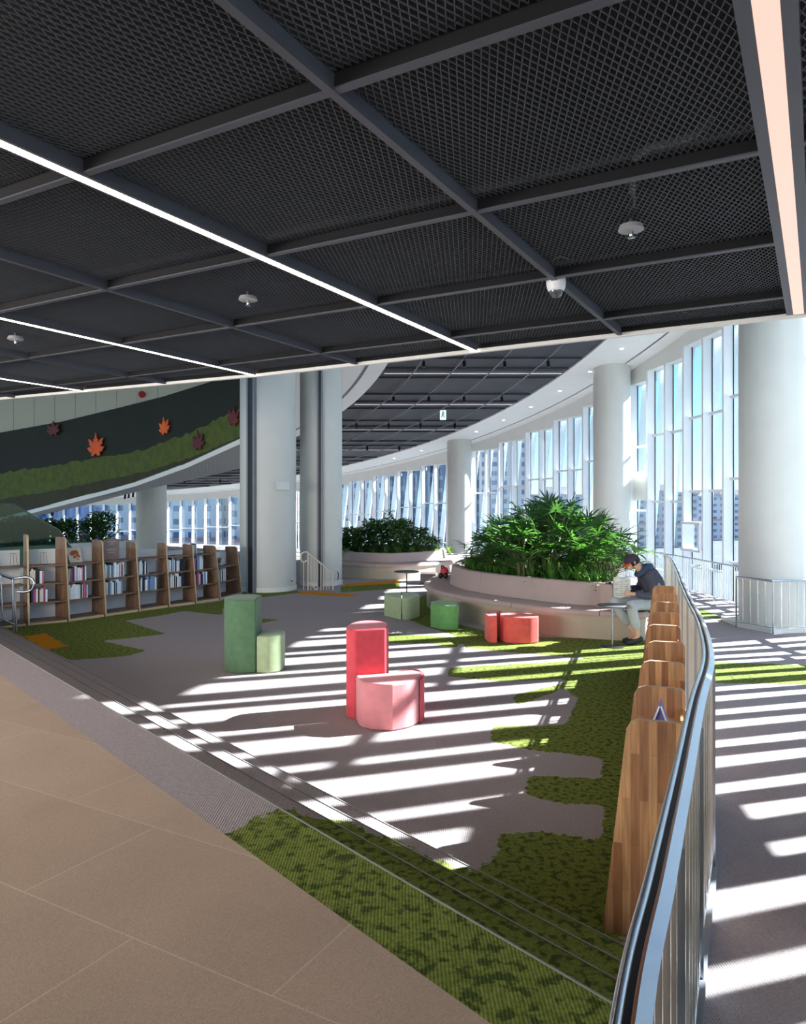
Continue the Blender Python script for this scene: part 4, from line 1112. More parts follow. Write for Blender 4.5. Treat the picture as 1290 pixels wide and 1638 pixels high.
# ------------------------------------------------------------------ curved benches with planters
def bench(outline, sz, bz, soil, lab, plab, nseg, off0, sw=.50, bw=.20):
    path = [tuple(p) for p in spline([Vector(p) for p in outline], 8, True)]
    cx = sum(p[0] for p in path) / len(path); cy = sum(p[1] for p in path) / len(path)
    t = thing('curved_bench', lab, 'bench', (cx, cy, 0))
    m1 = MB(); m1.sweep(path, [(.05, 0.0), (.05, sz - .09), (.3, sz - .09), (.3, 0.0)], True); m1.build('base', M['bench_base'], t, smooth=40)
    L_ = len(path)
    for s in range(nseg):
        i0 = (off0 + s * L_ // nseg); i1 = off0 + (s + 1) * L_ // nseg
        seg = [path[i % L_] for i in range(i0, i1 + 1)]
        # leave a seam
        a, b = Vector(seg[0]), Vector(seg[1]); seg[0] = tuple(a + (b - a).normalized() * .004)
        a, b = Vector(seg[-1]), Vector(seg[-2]); seg[-1] = tuple(a + (b - a).normalized() * .004)
        m1 = MB(); m1.sweep(seg, [(0.0, sz - .085), (-.012, sz - .05), (0.0, sz - .012), (.02, sz), (sw, sz), (sw, sz - .085)]); m1.build('seat_cushion', M['mauve'], t, smooth=50)
        m1 = MB(); m1.sweep(seg, [(sw - .005, sz + .002), (sw + .035, bz - .02), (sw + .055, bz), (sw + bw - .02, bz), (sw + bw, bz - .02), (sw + bw, sz + .002)]); m1.build('backrest', M['mauve'], t, smooth=50)
    pl = thing('planter', plab, 'planter', (cx, cy, 0))
    inner = []
    for i in range(len(path)):
        tt = (Vector(path[(i + 1) % L_]) - Vector(path[i - 1])).normalized(); nn = Vector((-tt.y, tt.x)); inner.append(tuple(Vector(path[i]) + nn * (sw + bw + .01)))
    m1 = MB(); m1.sweep(inner, [(0, 0.002), (0, bz - .03), (.05, bz - .03), (.05, 0.002)], True); m1.build('rim', M['mauve'], pl)
    m1 = MB(); m1.prism([tuple(Vector(p) + (Vector((cx, cy)) - Vector(p)) * .03) for p in inner], .01, soil); m1.build('soil', M['soil'], pl)
    return inner
IN1 = bench([(.43, 14.57), (.56, 13.35), (.95, 12.49), (1.42, 11.85), (2.2, 11.02), (2.85, 10.70), (3.45, 10.58), (3.72, 11.1), (4.1, 12.4), (4.3, 14.2), (4.25, 16), (3.4, 17.1), (2.0, 17.2), (.9, 16.3)],
      .425, .775, .66, 'long curved mauve upholstered bench wrapping the palm planter', 'raised planter bed of palms inside the nearer curved bench', 9, 3)
IN2 = bench([(-1.95, 19.9), (-1.2, 19.25), (-.2, 19.0), (.8, 19.6), (1.6, 20.8), (1.75, 22.2), (1.1, 23.6), (-.4, 24.2), (-1.9, 23.4), (-2.4, 21.6)],
      .40, .64, .52, 'smaller curved mauve bench farther back in the hall', 'raised planter bed of shrubs inside the farther bench', 8, 2)

# tables
def table(c, h, r, rb_, m, pole, lab):
    t = thing('side_table', lab, 'table', c)
    m1 = MB(); m1.lathe(c, [(r - .01, h - .02), (r, h - .014), (r, h - .004), (r - .006, h)], 40); m1.build('tabletop', m, t, smooth=30)
    m1 = MB(); m1.tube([(c[0], c[1], .012), (c[0], c[1], h - .02)], .014, 14); m1.build('pole', pole, t, smooth=40)
    m1 = MB(); m1.lathe(c, [(rb_, .001), (rb_, .008), (rb_ - .01, .012), (.02, .016)], 36); m1.build('base_plate', M['black'], t, smooth=30)
table((2.90, 10.22, 0), .575, .205, .165, M['tabletop'], M['steel'], 'round grey side table with chrome pole before the seated person')
table((.08, 16.2, 0), .48, .28, .17, M['tabletop'], M['black'], 'low round dark table on thin black pole near bench tip')
mb = MB(); q = P(674, 928, 0.0)
mb.prism([(.42, 17.9), (.8, 17.85), (.85, 18.3), (.45, 18.4)], .001, .26)
tag(mb.build('ottoman', mat('brown_leather', rgb(92, 78, 76), .6, var=.05), bevel=.02), 'small dark brown block ottoman between the two benches', 'ottoman')
# red toy bag on the bench end
c = PD(709, 911, 15.2); c.z = .427
t = thing('backpack', 'small red and black backpack lying on the far end of the bench', 'bag', (c.x, c.y, c.z))
def blob(center, rad, m, name, par, k=12):
    mb = MB(); prof = [(math.cos(R(a)), math.sin(R(a))) for a in range(-90, 91, 18)]
    vs_ = []; fs = []
    for i, (cr, cz) in enumerate(prof):
        for j in range(k):
            a = 2 * math.pi * j / k; vs_.append((center[0] + rad[0] * cr * math.cos(a), center[1] + rad[1] * cr * math.sin(a), center[2] + rad[2] * cz))
    for i in range(len(prof) - 1):
        for j in range(k): fs.append((i * k + j, i * k + (j + 1) % k, (i + 1) * k + (j + 1) % k, (i + 1) * k + j))
    mb.add(vs_, fs); return mb.build(name, m, par, smooth=80)
M['bag_red'] = mat('red_nylon', rgb(196, 48, 64), .6, var=.1, vscale=12); 
blob((c.x + .03, c.y, c.z + .13), (.085, .07, .11), M['bag_red'], 'main_pouch', t)
blob((c.x - .05, c.y - .05, c.z + .06), (.05, .05, .06), M['black'], 'side_pocket', t)
blob((c.x + .05, c.y - .07, c.z + .06), (.05, .04, .06), M['black'], 'front_pocket', t)
mb = MB(); mb.tube(spline([c + Vector((-.02, 0, .16)), c + Vector((-.03, -.02, .25)), c + Vector((.01, -.02, .25)), c + Vector((.02, 0, .19))], 4), .014, 6); mb.build('strap', M['black'], t, smooth=60)

# ------------------------------------------------------------------ railings
def rod_proto(h, w, d, par, m, name='baluster', rz=0.0):
    m1 = MB(); m1.box((0, 0, h / 2), (w, d, h), rz); return m1.build(name, m, par, local=True)
def resample(path, st):
    out = []; acc = 0; path = [Vector(p) for p in path]
    for a, b in zip(path[:-1], path[1:]):
        L_ = (b - a).length; s = acc
        while s < L_: out.append((a + (b - a) * (s / L_), (b - a).normalized())); s += st
        acc = s - L_
    return out
def railing(name, lab, path, ztop, zbase, step, rr=.022, post_every=12, second=True, bal=(.012, .022), low=.10, twin=None, m=None):
    m = m or M['steel']
    t = thing(name, lab, 'railing', (path[0][0], path[0][1], zbase(path[0][1])))
    m1 = MB(); m1.tube([(p[0], p[1], ztop(p[1])) for p in path], rr, 12); m1.build('handrail', m, t, smooth=50)
    if twin:
        m1 = MB(); off = twin
        pp = [Vector(p) for p in path]
        o = []
        for i in range(len(pp)):
            tt = (pp[min(i + 1, len(pp) - 1)] - pp[max(i - 1, 0)]).normalized(); nn = Vector((tt.y, -tt.x)); o.append(pp[i] + nn * off)
        for a, b in zip(o[:-1], o[1:]):
            pass
        zz = ztop(0)
        # path is followed away from the viewer, so the aisle side has negative offsets
        m1.sweep([tuple(p) for p in path], [(-.031, zz - .004), (-.032, zz + .003), (-.059, zz - .014), (-.058, zz - .020)])
        m2 = MB(); m2.sweep([tuple(p) for p in path], [(-.004, zz - .018), (-.030, zz - .018), (-.030, zz - .014), (-.004, zz - .014)]); m2.build('groove', M['black'], t)
        m2 = MB(); m2.tube([tuple(p + (0,)) if False else (q.x, q.y, zz - .004) for q in [pp[i] + (o[i] - pp[i]).normalized() * .028 for i in range(len(pp))]], .0045, 8); m2.build('inner_edge', M['copper'], t, smooth=60)
        m1.build('top_plate', M['steel'], t)
        path2 = [tuple(p) for p in o]
    else: path2 = path
    if second:
        m1 = MB(); m1.tube([(p[0], p[1], zbase(p[1]) + low) for p in path2], .010, 8); m1.build('bottom_rail', m, t, smooth=50)
    rs = resample(path2, step)
    for i, (p, tt) in enumerate(rs):
        zb = zbase(p.y); zt = ztop(p.y) - (.024 if twin else .006)
        is_post = i % post_every == 0
        m1 = MB(); w = (.04, .012) if is_post else bal
        m1.box((p.x, p.y, (zb + (0 if is_post else low) + zt) / 2), (w[0], w[1], zt - zb - (0 if is_post else low)), math.atan2(tt.y, tt.x) + (0 if not is_post else math.pi / 2))
        m1.build('post' if is_post else 'baluster', m if is_post else M['steel_bar'], t)
        if is_post and twin:
            m2 = MB(); n = Vector((tt.y, -tt.x)); m2.beam((p.x, p.y, zt - .06), (p.x - n.x * twin, p.y - n.y * twin, zt - .01), .012, .012); m2.build('bracket', m, t)
    return t
rp = [tuple(p) for p in RP if 0.9 < p.y < 13.2]
railing('balustrade', 'long curved chrome balustrade sweeping from the lower right corner', rp, lambda y: 1.1, lambda y: aisle_z(y) + .05, .165, rr=.011, post_every=7, bal=(.012, .020), low=.06, twin=.046)
# far rail along the glass
pth = [tuple(ring(41.45, a)) for a in frange(-.8, 9.4, .4)]
railing('balustrade', 'grey baluster railing standing along the glass wall', pth, lambda y: .46, lambda y: -.56, .13, rr=.02, post_every=11, bal=(.014, .014))
pth = [tuple(ring(41.4, a)) for a in frange(12.4, 27, .6)]
railing('balustrade', 'distant railing before the glass between the two white columns', pth, lambda y: .46, lambda y: -.56, .16, rr=.02, post_every=11, bal=(.014, .014))
railing('balustrade', 'steel railing bent around the massive right-hand column', [(6.8, 15.05), (6.98, 14.68), (7.16, 14.3), (7.6, 14.35), (8.0, 14.4), (8.45, 14.5)], lambda y: .47, lambda y: -.56, .17, rr=.022, post_every=5, bal=(.016, .016), low=.12)
mb = MB(); mb.prism([(6.85, 15.1), (7.18, 14.38), (8.5, 14.5), (8.5, 16), (6.9, 16)], -.56, -.47); struct(mb.build('trim_52', M['white']))
# short handrail by the thick columns
def pd(px, py, D=16.75): return PD(px, py, D)
t = thing('handrail', 'short cream handrail with looped end between the two big columns', 'handrail', tuple(P(510, 944)))
M['cream_metal'] = mat('cream_metal', rgb(206, 196, 182), .35, metal=.4, var=.03)
lp = [pd(492, 883), pd(486, 883.5), pd(481.5, 888), pd(482, 896), pd(487, 899), pd(491, 896)]
mb = MB(); mb.tube(spline(lp, 6), .02, 8); mb.build('loop', M['cream_metal'], t, smooth=60)
mb = MB(); mb.tube([pd(491, 883), pd(533, 917)], .022, 8); mb.build('rail', M['cream_metal'], t, smooth=60)
for x in (486, 493, 497.5, 503, 508, 513.5, 518, 522.5, 527, 533):
    y0 = 899 if x < 490 else 883 + (x - 491) * 34 / 42
    mb = MB(); mb.tube([pd(x, y0), pd(x, 944 + (x - 490) * .03)], .016 if x in (493, 533) else .010, 7); mb.build('post' if x in (486, 493, 533) else 'baluster', M['cream_metal'], t, smooth=60)
mb = MB(); mb.tube([pd(494, 932), pd(507, 944)], .014, 7); mb.build('lower_bar', M['cream_metal'], t, smooth=60)
# left handrail at the foot of the steps
t = thing('handrail', 'brushed steel handrail with looped end at the left edge', 'handrail', tuple(P(23, 1013)))
def pl_(px, py, D=11.25): return PD(px, py, D)
mb = MB(); mb.tube([pl_(-40, 897, 10.6), pl_(-4, 917, 11.0), pl_(20, 925.5)], .022, 10); mb.build('rail', M['steel'], t, smooth=60)
mb = MB(); mb.tube(spline([pl_(20, 925.5), pl_(32, 924), pl_(43, 923), pl_(51, 926), pl_(55, 934), pl_(51, 943), pl_(42, 946.5), pl_(28, 946.5)], 5), .020, 10); mb.build('loop', M['steel'], t, smooth=60)
for x0, y0, y1, D, r_ in ((20.5, 925.5, 1013.5, 11.25, .02), (24, 960, 1014, 11.2, .014), (1.5, 920, 992, 11.05, .011), (-12, 912, 985, 10.9, .011)):
    mb = MB(); mb.tube([pl_(x0, y0, D), pl_(x0 + (2 if x0 == 20.5 else 3), y1, D)], r_, 8); mb.build('post', M['steel'], t, smooth=60)
mb = MB(); mb.tube([pl_(-12, 985, 10.9), pl_(22.5, 999)], .014, 8); mb.build('lower_rail', M['steel'], t, smooth=60)
mb = MB(); mb.prism([tuple(P(x, y)[:2]) for x, y in ((-12, 1000), (3, 1002), (43, 1024), (34, 1027), (-12, 1006))], .0, .012); struct(mb.build('trim_53', M['yellow']))
# glass balustrade of the stair behind the bookcases
t = thing('glass_balustrade', 'green-tinted glass stair balustrade with thin top rail behind bookcases', 'balustrade', tuple(PD(40, 880, 13.6)))
g_ = [PD(-50, 808, 13.6), PD(22, 808, 13.6), PD(94, 849, 13.6), PD(118, 882, 13.6), PD(118, 905, 13.6), PD(-50, 905, 13.6)]
mb = MB(); off = Vector((-.01, .012, 0)); n = len(g_)
mb.add(g_ + [p + off for p in g_], [tuple(range(n)), tuple(range(2 * n - 1, n - 1, -1))] + [(i, (i + 1) % n, (i + 1) % n + n, i + n) for i in range(n)]); mb.build('pane', M['gglass'], t)
mb = MB(); mb.tube([p + Vector((0, 0, .014)) for p in g_[:4]], .014, 8); mb.build('top_rail', M['steel'], t, smooth=30)
# ------------------------------------------------------------------ plants
def leafmat(name, c, tr):
    m = bpy.data.materials.new(name); m.use_nodes = True; nt = m.node_tree; N = nt.nodes.new; L = nt.links.new
    nt.nodes.clear(); o = N('ShaderNodeOutputMaterial'); d = N('ShaderNodeBsdfPrincipled'); t = N('ShaderNodeBsdfTranslucent'); x = N('ShaderNodeMixShader')
    x.inputs[0].default_value = .35; d.inputs['Roughness'].default_value = .42
    tc = N('ShaderNodeTexCoord'); n = N('ShaderNodeTexNoise'); n.inputs['Scale'].default_value = 5; n.inputs['Detail'].default_value = 3; L(tc.outputs['Object'], n.inputs['Vector'])
    r = N('ShaderNodeMapRange'); r.inputs[1].default_value = .3; r.inputs[2].default_value = .7; r.inputs[3].default_value = .6; r.inputs[4].default_value = 1.4; L(n.outputs['Fac'], r.inputs[0])
    s = N('ShaderNodeVectorMath'); s.operation = 'SCALE'; s.inputs[0].default_value = c[:3]; L(r.outputs[0], s.inputs['Scale'])
    L(s.outputs[0], d.inputs['Base Color']); t.inputs[0].default_value = tr
    L(d.outputs[0], x.inputs[1]); L(t.outputs[0], x.inputs[2]); L(x.outputs[0], o.inputs[0]); return m
M['palm'] = leafmat('palm_leaf', rgb(40, 78, 38), rgb(92, 146, 52))
M['fern'] = leafmat('fern_leaf', rgb(74, 120, 50), rgb(150, 200, 70))
M['bush'] = leafmat('shrub_leaf', rgb(50, 88, 44), rgb(110, 160, 60))
M['broad'] = leafmat('broad_leaf', rgb(96, 150, 60), rgb(160, 210, 90))
M['stalk'] = mat('stalk', rgb(84, 92, 52), .7, var=.15)
def blade(mb, p, d, up, L_, w, droop, seg=3):
    side = d.cross(up).normalized(); n = seg + 1; vs_ = []
    for i in range(n):
        t = i / seg; c = p + d * (L_ * t) - Vector((0, 0, 1)) * (droop * t * t)
        ww = w * (0.35 + 1.3 * t if t < .5 else 2.0 * (1.02 - t)) * .5
        vs_ += [c - side * ww + up * ww * .25, c + side * ww + up * ww * .25]
    mb.add(vs_, [(2 * i, 2 * i + 1, 2 * i + 3, 2 * i + 2) for i in range(seg)])
def palm(seed, h, lab, grp, nf=30):
    rn = random.Random(seed); t = thing('palm_plant', lab, 'plant', (0, 0, 0), grp)
    ms, ml = MB(), MB()
    for k in range(nf):
        a = rn.uniform(0, 6.283); hh = h * rn.uniform(.30, .88) ; r0 = rn.uniform(0, .12)
        b0 = Vector((math.cos(a) * r0, math.sin(a) * r0, 0)); out = rn.uniform(.16, .50)
        tip = b0 + Vector((math.cos(a) * out, math.sin(a) * out, hh)); midp = b0 * .6 + Vector((math.cos(a) * out * .25, math.sin(a) * out * .25, hh * .6))
        ms.tube([b0, midp, tip], [.010, .008, .005], 5, caps=False)
        d0 = (tip - midp).normalized(); nb_ = rn.randint(8, 11)
        side = d0.cross(Vector((0, 0, 1))).normalized(); upv = side.cross(d0).normalized()
        if upv.z < 0: upv = -upv
        for j in range(nb_):
            b = (j / (nb_ - 1) - .5) * 2 * R(105) + rn.uniform(-.08, .08)
            dd = (d0 * math.cos(b) + side * math.sin(b) + Vector((0, 0, 1)) * .12).normalized()
            blade(ml, tip, dd, upv, rn.uniform(.26, .40), .040, rn.uniform(.03, .16))
    ms.build('stems', M['stalk'], t, local=True); ml.build('fronds', M['palm'], t, local=True)
    return t
def fern(seed, lab, grp, n=34, L_=.42, m='fern', nm='fern'):
    rn = random.Random(seed); t = thing(nm, lab, 'plant', (0, 0, 0), grp); ml = MB()
    for k in range(n):
        a = rn.uniform(0, 6.283); el = rn.uniform(.25, 1.35); d = Vector((math.cos(a) * math.cos(el), math.sin(a) * math.cos(el), math.sin(el)))
        side = d.cross(Vector((0, 0, 1))).normalized(); upv = side.cross(d)
        blade(ml, Vector((0, 0, .01)), d, upv, L_ * rn.uniform(.7, 1.25), .034, rn.uniform(.03, .22), 4)
    ml.build('leaves', M[m], t, local=True)
    m1 = MB(); m1.lathe((0, 0, 0), [(.03, -.02), (.03, .02), (.012, .05)], 8); m1.build('crown', M['stalk'], t, local=True)
    return t
def bush(seed, h, w, lab, grp, nl=900, ls=.13, m='bush', name='shrub'):
    rn = random.Random(seed); t = thing(name, lab, 'plant', (0, 0, 0), grp); ms, ml = MB(), MB()
    for k in range(9):
        a = rn.uniform(0, 6.283); r_ = rn.uniform(.1, w * .8)
        ms.tube([(0, 0, 0), (math.cos(a) * r_ * .4, math.sin(a) * r_ * .4, h * .4), (math.cos(a) * r_, math.sin(a) * r_, h * rn.uniform(.7, .95))], [.014, .010, .004], 5, caps=False)
    for k in range(nl):
        z = h * (rn.random() ** .75); rr = w * math.sqrt(rn.random()) * (1 - .45 * (z / h) ** 2); a = rn.uniform(0, 6.283)
        p = Vector((math.cos(a) * rr, math.sin(a) * rr, z)); d = Vector((math.cos(a + rn.uniform(-1, 1)), math.sin(a + rn.uniform(-1, 1)), rn.uniform(-.4, .9))).normalized()
        side = d.cross(Vector((0, 0, 1))).normalized(); blade(ml, p, d, side.cross(d), ls * rn.uniform(.7, 1.5), ls * .5, ls * .2, 2)
    ms.build('branches', M['stalk'], t, local=True); ml.build('foliage', M[m], t, local=True)
    return t
rp_ = random.Random(8)
PALMS = [(2.0, 13.2, 1.25), (2.5, 12.6, 1.45), (3.05, 12.5, 1.25), (2.2, 14.3, 1.35), (2.75, 13.6, 1.6), (3.3, 13.5, 1.35), (2.9, 15.0, 1.5), (3.5, 14.8, 1.2), (2.2, 15.6, 1.2), (3.3, 12.0, .95), (2.05, 12.5, 1.05), (1.65, 13.4, .9), (3.5, 12.9, 1.1), (2.6, 14.2, 1.55)]
labP = 'fan-leaved palm in the dense clump inside the nearer planter'; gP = 'fan palms in the nearer planter'
prot = [palm(21, 1.15, labP, gP), palm(22, 1.3, labP, gP), palm(23, 1.2, labP, gP)]
for i, (x, y, h) in enumerate(PALMS):
    o = prot[i] if i < 3 else copy_tree(prot[i % 3])
    o.location = (x, y, .655); o.scale = (1.1, 1.1, h / 1.36); o.rotation_euler = (0, 0, rp_.uniform(0, 6.28))
labF = 'low grassy fern at the rim of the nearer planter'; gF = 'ferns in the nearer planter'
fp = [fern(31, labF, gF), fern(32, labF, gF)]
fk = 0
inn = [Vector(p) for p in IN1]; cc = Vector((2.4, 14.0))
for ringk, (sh, n) in enumerate(((.90, 34), (.74, 26))):
    for j in range(n):
        p = inn[int(j * len(inn) / n) % len(inn)]; q = cc + (p - cc) * (sh + rp_.uniform(-.03, .02))
        o = fp[fk] if fk < 2 else copy_tree(fp[fk % 2]); fk += 1
        o.location = (q.x, q.y, .655); s = rp_.uniform(.7, 1.05) if ringk == 0 else rp_.uniform(1.0, 1.35); o.scale = (s, s, s); o.rotation_euler = (0, 0, rp_.uniform(0, 6.28))
# banana-like broad leaves at the right of the clump
t = thing('broadleaf_plant', 'broad-leaved plant leaning out at the right of the palms', 'plant', (3.55, 12.4, .655))
ms = MB(); ml = MB()
for (dx, dy, dz, L_, w, dr) in ((.35, -.25, .55, .55, .17, .30), (.1, -.4, .62, .5, .16, .22), (.5, .1, .80, .5, .13, .06), (-.1, -.35, .4, .45, .15, .2)):
    b0 = Vector((3.55, 12.4, .655)); tip = b0 + Vector((dx * .6, dy * .6, dz)); ms.tube([b0, (b0 + tip) / 2 + Vector((0, 0, .08)), tip], [.014, .011, .008], 6)
    d = Vector((dx, dy, .12)).normalized(); side = d.cross(Vector((0, 0, 1))).normalized(); blade(ml, tip, d, side.cross(d), L_, w, dr, 6)
ms.build('stems', M['stalk'], t); ml.build('leaves', M['broad'], t)
# farther planter
B2_ = [(-1.3, 21.0, .62, .55), (-.75, 20.9, .78, .5), (-.2, 21.0, .84, .5), (.45, 21.3, .64, .5), (-1.7, 22.2, .6, .55), (.0, 22.3, .8, .5), (-.9, 22.6, .8, .5), (.85, 22.3, .36, .45), (-1.75, 21.2, .4, .5)]
labB = 'bushy green shrub growing in the farther planter'; gB = 'shrubs in the farther planter'
bp_ = [bush(41, 1.0, .5, labB, gB), bush(42, 1.0, .5, labB, gB)]
for i, (x, y, h, w) in enumerate(B2_):
    o = bp_[i] if i < 2 else copy_tree(bp_[i % 2]); o.location = (x, y, .52); o.scale = (w / .5, w / .5, h * 1.15); o.rotation_euler = (0, 0, rp_.uniform(0, 6.28))
labG = 'bright low fern along the front of the farther planter'; gG = 'ferns in the farther planter'
for j in range(9):
    o = copy_tree(fp[j % 2]); q = Vector((-1.55 + .36 * j, 20.45 - .12 * math.sin(j * .45) + (.06 * max(0, j - 4)) ** 1 + (.12 * max(0, j - 5)) , .52)); o.location = q; o['label'] = labG; o['group'] = gG; s = rp_.uniform(.6, .9); o.scale = (s, s, s)
t = bush(47, 1.25, .24, 'tall thin-stemmed shrub rising above the farther planter', None, 260, .11); t.location = (-.42, 21.6, .5)
# greenery behind the left bookcases, with its planter wall
mb = MB(); a = PD(-70, 900, 15.0); b = PD(215, 900, 19.0); d = Vector((-.5, .4, 0))
mb.prism([(a.x, a.y), (b.x, b.y), (b.x + d.x * 2, b.y + d.y * 2), (a.x + d.x * 2, a.y + d.y * 2)], 0.0, 1.02)
tag(mb.build('planter_wall', M['white']), 'low white planter wall behind the left bookcases', 'planter')
labL = 'dark leafy shrub in the planter behind the left bookcases'; gL = 'shrubs behind the left bookcases'
lp_ = bush(51, .62, .42, labL, gL, 700, .11)
for j, (px, s) in enumerate(((-30, 1), (-5, .85), (22, 1.0), (48, .95), (72, .9), (95, .85), (116, .9), (148, .85), (162, 1.15))):
    o = lp_ if j == 0 else copy_tree(lp_); f = (px + 70) / 285; q = a + (b - a) * f; q += d * .9
    q = PD(px, 850, q.y); o.location = (q.x, q.y, 1.02); o.scale = (s, s, s); o.rotation_euler = (0, 0, j * 1.3)

# ------------------------------------------------------------------ the reader
def fused(name, nodes, edges, m, par, voxel=.009, smooth=6):
    """one continuous surface grown around a jointed skeleton (tapered limbs fused by remeshing)"""
    mb = MB(); k = 14
    for a, b in edges:
        A, B = Vector(nodes[a][:3]), Vector(nodes[b][:3]); ra, rb2 = nodes[a][3], nodes[b][3]
        mb.tube([A, A.lerp(B, .5), B], [ra, (ra + rb2) / 2, rb2], k)
    for n in nodes:
        r_ = n[3]; prof = range(-90, 91, 22 if r_ < .02 else 15); vs_ = []; fs = []; kk = 12
        for e in prof:
            for j in range(kk):
                a = 2 * math.pi * j / kk; vs_.append((n[0] + r_ * math.cos(R(e)) * math.cos(a), n[1] + r_ * math.cos(R(e)) * math.sin(a), n[2] + r_ * math.sin(R(e))))
        np_ = len(list(prof))
        for i in range(np_ - 1):
            for j in range(kk): fs.append((i * kk + j, i * kk + (j + 1) % kk, (i + 1) * kk + (j + 1) % kk, (i + 1) * kk + j))
        fs.append(tuple(range(kk))[::-1]); fs.append(tuple((np_ - 1) * kk + j for j in range(kk)))
        mb.add(vs_, fs)
    o = mb.build(name, m, par)
    rm = o.modifiers.new('remesh', 'REMESH'); rm.mode = 'VOXEL'; rm.voxel_size = voxel; rm.use_smooth_shade = True
    sm = o.modifiers.new('smooth', 'SMOOTH'); sm.factor = .5; sm.iterations = smooth
    dg = bpy.context.evaluated_depsgraph_get(); dg.update()
    nm = bpy.data.meshes.new_from_object(o.evaluated_get(dg)); o.modifiers.clear(); o.data = nm
    nm.materials.clear(); nm.materials.append(m); nm.polygons.foreach_set('use_smooth', [True] * len(nm.polygons))
    return o
per = thing('person', 'person in dark hooded jacket and red-brimmed cap bent over a newspaper', 'person', (3.62, 10.8, .425))
HX, HY_, HZ = 3.30, 10.62, 1.135      # head centre
body = [(3.66, 10.74, .54, .09), (3.65, 10.71, .72, .085), (3.57, 10.67, .88, .085), (3.43, 10.63, 1.02, .055),      # pelvis, waist, chest, neck base
        (3.37, 10.62, 1.08, .052), (HX + .025, HY_, HZ + .03, .080), (HX - .02, HY_, HZ - .0, .072), (HX - .035, HY_, HZ - .065, .042), (HX - .092, HY_, HZ - .035, .012),  # neck, skull, face, jaw, nose
        (3.52, 10.52, .94, .035), (3.53, 10.40, .70, .032), (3.29, 10.42, .70, .028), (3.215, 10.43, .70, .026),   # near arm: shoulder elbow wrist palm
        (3.52, 10.80, .94, .035), (3.50, 10.94, .72, .032), (3.30, 10.72, .74, .028), (3.235, 10.66, .75, .026),   # far arm
        (3.58, 10.66, .52, .08), (3.22, 10.34, .53, .052), (3.27, 10.36, .28, .045), (3.30, 10.37, .11, .030), (3.20, 10.35, .035, .030),  # near leg
        (3.60, 10.84, .52, .08), (3.03, 10.60, .585, .052), (3.18, 10.55, .30, .045), (3.29, 10.50, .11, .030), (3.19, 10.49, .035, .030),  # far leg
        ]
edges = [(0, 1), (1, 2), (2, 3), (3, 4), (4, 5), (5, 6), (6, 7), (6, 8), (2, 9), (9, 10), (10, 11), (11, 12), (2, 13), (13, 14), (14, 15), (15, 16), (0, 17), (17, 18), (18, 19), (19, 20), (20, 21), (0, 22), (22, 23), (23, 24), (24, 25), (25, 26)]
def fingers(pi, base, fwd, spread, curl, thumb):
    for k in range(4):
        o0 = base + spread * ((k - 1.5) * .019); L_ = (.030, .034, .032, .025)[k]
        a = len(body); body.append((*(o0 + fwd * .025), .0085)); body.append((*(o0 + fwd * (.025 + L_) + curl * .010), .008)); body.append((*(o0 + fwd * (.025 + L_ * 1.5) + curl * .034), .007))
        edges.extend([(pi, a), (a, a + 1), (a + 1, a + 2)])
    a = len(body); body.append((*(base + thumb * .030), .010)); body.append((*(base + thumb * .045 + fwd * .028), .009)); edges.extend([(pi, a), (a, a + 1)])
fingers(12, Vector((3.215, 10.43, .70)), Vector((-.95, .1, .1)).normalized(), Vector((0, .25, .97)), Vector((.2, .95, 0)), Vector((0, .3, .95)))
fingers(16, Vector((3.235, 10.66, .75)), Vector((-.9, -.2, .1)).normalized(), Vector((0, .3, .95)), Vector((.2, -.9, 0)), Vector((0, -.3, .95)))
bo = fused('body', body, edges, M['skin'], per, .0055, 3)
jk = [(3.67, 10.74, .53, .165), (3.665, 10.72, .68, .165), (3.62, 10.69, .82, .165), (3.55, 10.66, .94, .145), (3.455, 10.64, 1.02, .085),
      (3.53, 10.50, .945, .090), (3.56, 10.42, .82, .082), (3.54, 10.38, .685, .070), (3.42, 10.40, .68, .052), (3.31, 10.415, .70, .044),
      (3.53, 10.82, .945, .090), (3.55, 10.90, .82, .080), (3.50, 10.94, .71, .060), (3.32, 10.74, .735, .044)]
jko = fused('jacket', jk, [(0, 1), (1, 2), (2, 3), (3, 4), (3, 5), (5, 6), (6, 7), (7, 8), (8, 9), (3, 10), (10, 11), (11, 12), (12, 13)], M['jacket'], per, .012, 8)
fused('hood', [(3.44, 10.54, 1.00, .05), (3.50, 10.56, 1.055, .055), (3.56, 10.64, 1.06, .062), (3.51, 10.73, 1.055, .055), (3.44, 10.74, 1.00, .05), (3.38, 10.66, .955, .04), (3.38, 10.57, .955, .04)],
         [(0, 1), (1, 2), (2, 3), (3, 4), (4, 5), (5, 6), (6, 0)], M['hood'], jko, .010, 6)
fused('trousers', [(3.68, 10.76, .53, .135, .16), (3.56, 10.64, .535, .10), (3.38, 10.47, .55, .088), (3.20, 10.33, .545, .076), (3.225, 10.335, .42, .072), (3.27, 10.355, .27, .066),
                      (3.58, 10.84, .535, .10), (3.30, 10.70, .57, .086), (3.04, 10.58, .585, .076), (3.10, 10.55, .44, .070), (3.19, 10.53, .29, .064)],
         [(0, 1), (1, 2), (2, 3), (3, 4), (4, 5), (0, 6), (6, 7), (7, 8), (8, 9), (9, 10)], M['trouser'], per, .011, 8)
for s, (hx, hy, hz, tx, ty) in enumerate(((3.345, 10.375, .075, 3.15, 10.335), (3.34, 10.515, .06, 3.15, 10.49))):
    fused('shoe', [(hx, hy, hz, .036, .040), ((hx * 2 + tx) / 3, (hy * 2 + ty) / 3, hz * .62 + .012, .040, .034), ((hx + tx * 2) / 3, (hy + ty * 2) / 3, .036, .044, .030), (tx, ty, .028, .034, .024)], [(0, 1), (1, 2), (2, 3)], M['shoe'], per, .006, 4)
